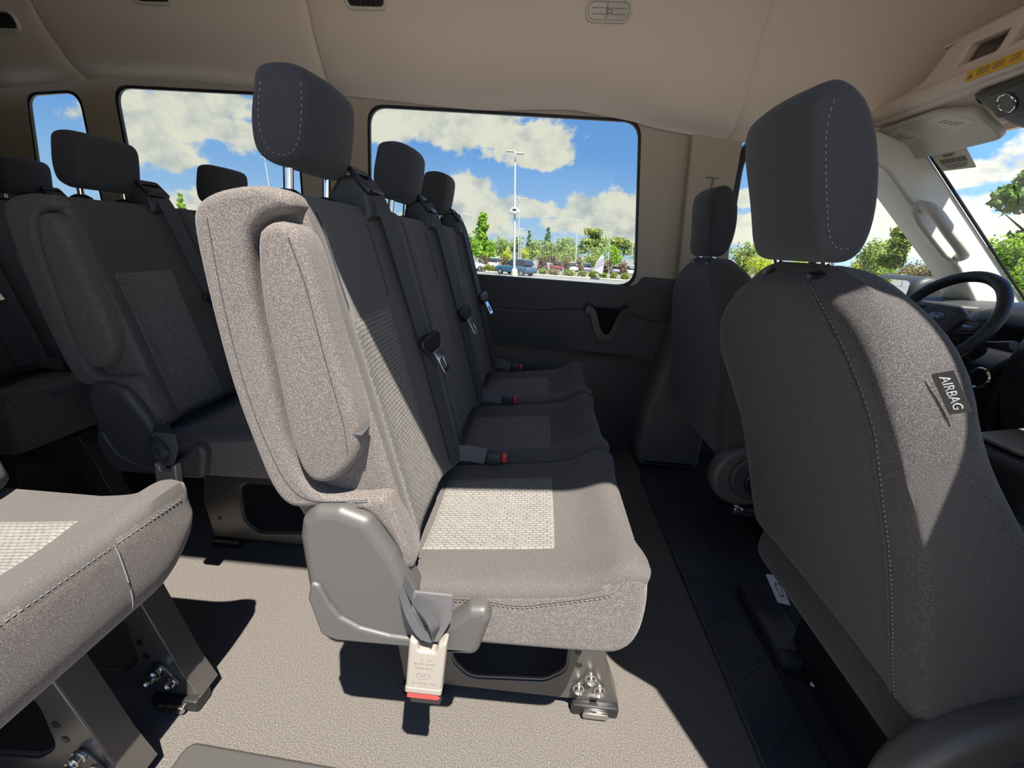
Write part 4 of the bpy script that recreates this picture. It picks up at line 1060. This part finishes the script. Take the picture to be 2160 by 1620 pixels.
for x, t, w, lb in PU: tree('sapling', x if x > -7 else -7.2, 54.4 if x < -7 else 53.4, t, w*1.1, L_PURPLE, 'round', lb, 'tree', 'reddish saplings in the planted strip', 300)
tree('tree', -12.6, 88, 6.8, 4.6, L_GREEN, 'tall', 'tall slim bright green tree left of the main lamp post', count=1500)
tree('tree', -13.8, 79, 2.75, 7.0, L_GREEN, 'round', 'broad bright green tree under the tall slim one', count=2200)
tree('tree', -11.6, 96, 2.2, 4.6, L_GREEN, 'round', 'low bright green tree left of the yellow trees', count=1300)
tree('tree', -14.3, 150, 3.8, 8.5, L_OLIVE, 'round', 'far hazy green tree behind the low bright one', count=1300)
tree('tree', -7.59, 96, .6, 2.6, L_LIME, 'round', 'yellow-green tree left of the main lamp post base', group='yellow trees', count=700)
tree('tree', -3.95, 96, 1.0, 2.6, L_LIME, 'round', 'yellow-green tree right of the main lamp post base', group='yellow trees', count=700)
tree('tree', -5.5, 170, 7.0, 5.0, L_PINE, 'pine', 'pointed dark conifer right of the main lamp post', count=1300)
tree('tree', 1.4, 165, 8.3, 6.5, L_PINE, 'pine', 'taller pointed conifer in the middle of the tree line', count=1500)
MID = [(-9.5, 163, 4.6, 10), (-3.0, 146, 4.0, 9), (1.0, 122, 3.0, 8), (7.0, 152, 5.0, 9.5), (10.7, 172, 5.8, 9), (7.5, 118, 2.2, 8), (14.2, 126, 2.6, 7.6), (21.9, 168, 7.0, 9), (21.8, 140, 3.2, 8.5), (35.6, 161, 5.4, 10), (27.0, 118, 2.4, 8), (-19.5, 140, 3.9, 9)]
ML = ['green tree in the distance left of the pointed conifer', 'green tree between the two pointed conifers', 'green tree in front of the taller pointed conifer', 'green tree right of the taller pointed conifer', 'green tree behind the slim lamp post', 'low green tree left of the slim lamp post', 'low green tree behind the white banner', 'green tree between the two big olive oaks', 'low green tree right of the white banner', 'last green tree at the front edge of the big window', 'low green tree near the front corner of the big window', 'distant green tree behind the far seat of the middle bench']
for (x, y, t, w), lb in zip(MID, ML): tree('tree', x, y, t, w, L_OLIVE if int(y) % 5 else L_GREEN, 'round', lb, 'tree', 'trees of the distant tree line', 1300)
tree('tree', 15.9, 155, 8.3, 9.5, L_OLIVE, 'airy', 'big airy olive oak above the white banner', count=1900)
tree('tree', 25.5, 150, 6.6, 9.5, L_OLIVE, 'airy', 'big olive oak nearest the front of the big window', count=1900)
tree('tree', -101.8, 120, 9.6, 6.5, L_GREEN, 'pine', 'lone conifer tip in the window left of the sunlit headrest', count=1100)
for x, y, t, w, lb in [(-96, 128, 4.6, 14, 'low green trees under the conifer tip'), (-140, 120, 5.0, 16, 'low tree in the rear corner window'), (-112, 124, 4.8, 12, 'low tree left of the conifer tip')]: tree('tree', x, y, t, w, L_GREEN, 'round', lb, 'tree', None, 900)
tree('tree', 23.4, 30, 3.9, 3.2, L_OLIVE, 'airy', 'airy pale green tree right of the passenger headrest', count=2600, lk=.55)
tree('tree', 24.3, 34, 3.0, 2.7, L_OLIVE, 'round', 'pale green tree just right of the passenger headrest', count=1700, lk=.55)
tree('tree', 29.7, 40, 3.4, 4.0, L_GREEN, 'round', 'greener tree behind the pale ones in the driver door window', count=1500, lk=.55)
tree('tree', 24.95, 36, 1.7, 2.4, L_LIME, 'round', 'yellow-green bush low beside the passenger headrest', count=1100, lk=.55)
tree('tree', 20.6, 24, 1.55, 3.1, L_PINK, 'round', 'rust-red bushy tree behind the outside mirror', count=2400, lk=.55)
tree('tree', 40.4, 90, 4.5, 6.5, L_OLIVE, 'round', 'distant oak left of the passenger headrest', count=1400)
tree('tree', 29.1, 60, 1.9, 5.0, L_LIME, 'round', 'yellow-green tree under the passenger headrest', count=1800, lk=.55)
tree('tree', 33.0, 58, 1.6, 5.0, L_LIME, 'round', 'yellow-green tree between the headrest posts', count=1500, lk=.55)
tree('tree', 26.0, 26, 6.3, 4.8, L_PINE, 'airy', 'tall pine seen through the windscreen', count=2600, lk=.55)
tree('tree', 20.2, 20, 2.7, 2.6, L_GREEN, 'round', 'bright green bush below the pine in the windscreen', count=2200, lk=.55)
tree('tree', 22.6, 19, 2.3, 2.8, L_GREEN, 'round', 'bright green bush at the right edge of the windscreen', count=2000, lk=.55)

# lamp posts; true plumb, so they lean a little against the nose-down van
M_POLE = plain('pole_white', (.42, .42, .41, 1), .45)
LEAN = .05
def lamp_post(x, y, top, label, base=None, r=None, box=False, heads=2):
    b = gz(y) if base is None else base
    h = top-b; r = r or max(.085, y*.0013); o = thing('lamp_post', (x, y, b), label, 'lamp post', 'car park lamp posts')
    at = lambda z: (x-LEAN*(z-b), y, z)
    MB().tube([at(b+.4), at(b+h*.5), at(top)], [r, r*.85, r*.65], 10).build('pole', M_POLE, o)
    MB().lathe([(r*2.6, 0), (r*2.5, .55), (r*2.2, .62), (r*1.5, .8)], Matrix.Translation((x, y, b)), 18).build('pole_base', M_CONC, o)
    hs = min(1.0, .55+y*.004)
    for s in ((-1, 1) if heads == 2 else (1,)):
        p = Vector(at(top)); m = MB()
        m.box((p.x+s*hs*.62, p.y-s*.1, p.z+(.06 if s < 0 else -.12)), (hs*.95, .5, .10), .04)
        m.tube([tuple(p), (p.x+s*hs*.3, p.y, p.z+(.05 if s < 0 else -.10))], .05, 6)
        m.build('lamp_head', M_POLE, o)
    if box:
        p = Vector(at(b+5.7)); MB().box((p.x, p.y-.12, p.z), (.62, .45, .52), .05).build('camera_box', M_POLE, o)
        for s in (-1, 1): MB().box((p.x+s*.38, p.y-.14, p.z-.02), (.16, .2, .18), .03).build('camera', M_LABEL, o)
        MB().box((p.x, p.y-.36, p.z+.10), (.34, .03, .12), .01).build('camera_window', M_BLACK, o)
lamp_post(-2.45, 40, 8.55, 'nearest tall lamp post with a camera box halfway up', box=True, r=.115)
lamp_post(-3.55, 68, 7.8, 'lamp post just right of the nearest one')
lamp_post(-15.7, 95, 6.7, 'lamp post by the tall slim green tree')
lamp_post(-6.0, 125, 5.65, 'shorter far lamp post right of the nearest two')
lamp_post(7.4, 95, 6.8, 'slim lamp post left of the white banner')
lamp_post(18.9, 125, 5.8, 'lamp post right of the white banner')
lamp_post(25.4, 125, 3.8, 'lamp post at the front edge of the big window')
lamp_post(4.5, 160, 4.7, 'headless-looking far pole behind the rusty shrub', heads=1)
lamp_post(13.5, 160, 3.6, 'thin far pole left of the white banner top', heads=1)
lamp_post(-59.2, 95, 15.7, 'lamp post in the window just left of the sunlit headrest')

# parked cars
M_TYRE = plain('tyre', (.015, .015, .016, 1), .7)
M_CGLASS = plain('car_glass', (.02, .026, .032, 1), .08)
def paint(name, c): return plain(name, c, .22, metal=.15)
def car(x, y, rz, m, label, suv=False, group='parked cars'):
    b = gz(y); o = thing('car', (0, 0, 0), label, 'car', group)
    H = 1.68 if suv else 1.46; L = 4.6
    body = [(-2.3, .35), (-2.3, .75), (-2.22, .92), (-1.6, 1.0 if suv else .96), (1.0, .97), (1.95, .88), (2.28, .70), (2.3, .35), (2.0, .26), (-2.0, .26)]
    MB().loft(Pad(body, -.90, .90, .16, 70, None, None, 6, 2).mesh()).build('body', m, o, 50)
    cab = [(-2.05, .95), (-1.75, H-.12), (-1.3, H), (.2, H), (.95, .97)] if suv else [(-1.85, .93), (-1.25, H-.06), (-.9, H), (.05, H), (1.0, .95)]
    nar = lambda xx, yy, zz: (xx, yy*(1-.22*max(0, (zz-.95)/(H-.95))), zz)
    MB().loft(Pad(cab, -.80, .80, .08, 50, None, nar, 6, 2).mesh()).build('window_glass', M_CGLASS, o, 50)
    MB().loft(Pad([(-1.72, H-.10), (-1.3, H+.012), (.2, H+.012), (.42, H-.10), (-.5, H-.07)], -.66, .66, .06, 40, None, None, 6, 2).mesh()).build('roof', m, o, 50)
    for px in (-1.42, 1.42):
        for s in (-1, 1):
            w = MB().lathe([(.20, -.11), (.33, -.10), (.34, -.06), (.34, .06), (.33, .10), (.20, .11)], Matrix.Translation((px, s*.80, .34)) @ Matrix.Rotation(PI/2, 4, 'X'), 20).build('wheel', M_TYRE, o)
            MB().lathe([(.19, -.02), (.20, .0), (.17, .02), (.05, .03)], Matrix.Translation((px, s*.905, .34)) @ Matrix.Rotation(-s*PI/2, 4, 'X'), 16).build('hub_cap', M_STEEL, w)
    for s in (-1, 1):
        MB().box((2.23, s*.62, .74), (.10, .34, .12), .03).build('head_lamp', M_WHITE, o)
        MB().box((-2.28, s*.66, .84), (.06, .26, .14), .03).build('tail_lamp', M_RED, o)
    o.location = (x, y, b); o.rotation_euler = (0, 0, rz); o['_o'] = (x, y, b)
    return o
P_WHITE = paint('car_white', (.72, .72, .70, 1)); P_BLUE = paint('car_blue', (.035, .10, .16, 1)); P_GREY = paint('car_grey', (.20, .22, .25, 1)); P_DARK = paint('car_dark', (.05, .055, .065, 1)); P_RED = paint('car_red', (.20, .04, .045, 1))
car(-2.75, 46.4, 2.55, P_BLUE, 'dark blue hatchback beside the base of the nearest lamp post', True)
car(-8.9, 51.5, .35, P_WHITE, 'white saloon at the left edge of the big window')
car(-7.7, 72, 1.45, P_WHITE, 'white car behind the long low hedge', True)
for x, y, rz, p, sv, lb in [(-2.6, 78, 1.5, P_GREY, True, 'grey car right behind the blue hatchback'), (.2, 78, 1.57, P_DARK, False, 'dark car behind the first round shrub'), (2.9, 79, 1.5, P_RED, True, 'dark red car behind the rusty shrub'), (5.6, 79, 1.57, P_WHITE, True, 'white car behind the wide green shrub'),
                         (8.3, 80, 1.5, P_GREY, True, 'silver car right of the slim lamp post foot'), (11.0, 80, 1.57, P_DARK, False, 'dark car behind the white banner'), (13.7, 81, 1.5, P_GREY, False, 'grey car right of the white banner'), (16.4, 81, 1.57, P_WHITE, True, 'white car at the front corner of the big window')]:
    car(x, y, rz, p, lb, sv)

# banner shape standing in for a white reflection in the window glass
o = thing('banner_reflection', (6.35, 48.3, gz(48.3)), 'white striped banner shape standing in for a reflection in the window glass', 'banner')
z0 = gz(48.3)
MB().tube([(6.75, 48.3, z0), (6.80, 48.3, z0+1.6), (6.55, 48.3, z0+2.75)], .025, 8).build('reflection_pole', M_POLE, o)
bl = [(6.74, z0+.55), (5.75, z0+1.05), (6.0, z0+1.9), (6.5, z0+2.7), (6.78, z0+2.45), (6.84, z0+1.6)]
M_BAN = plain('reflection_panel', (.40, .39, .45, 1), .7)
fb = MB().plate([rnd(bl, .12)], .03, .008, xz(48.28)).build('reflection_panel', M_BAN, o)
for k in range(3): MB().plate([rnd([(5.85+k*.05, z0+1.20+k*.26), (6.76, z0+1.75+k*.28), (6.77, z0+1.66+k*.28), (5.86+k*.05, z0+1.13+k*.26)], .02)], .006, 0, xz(48.258)).build('reflection_stripe', M_INK, fb)
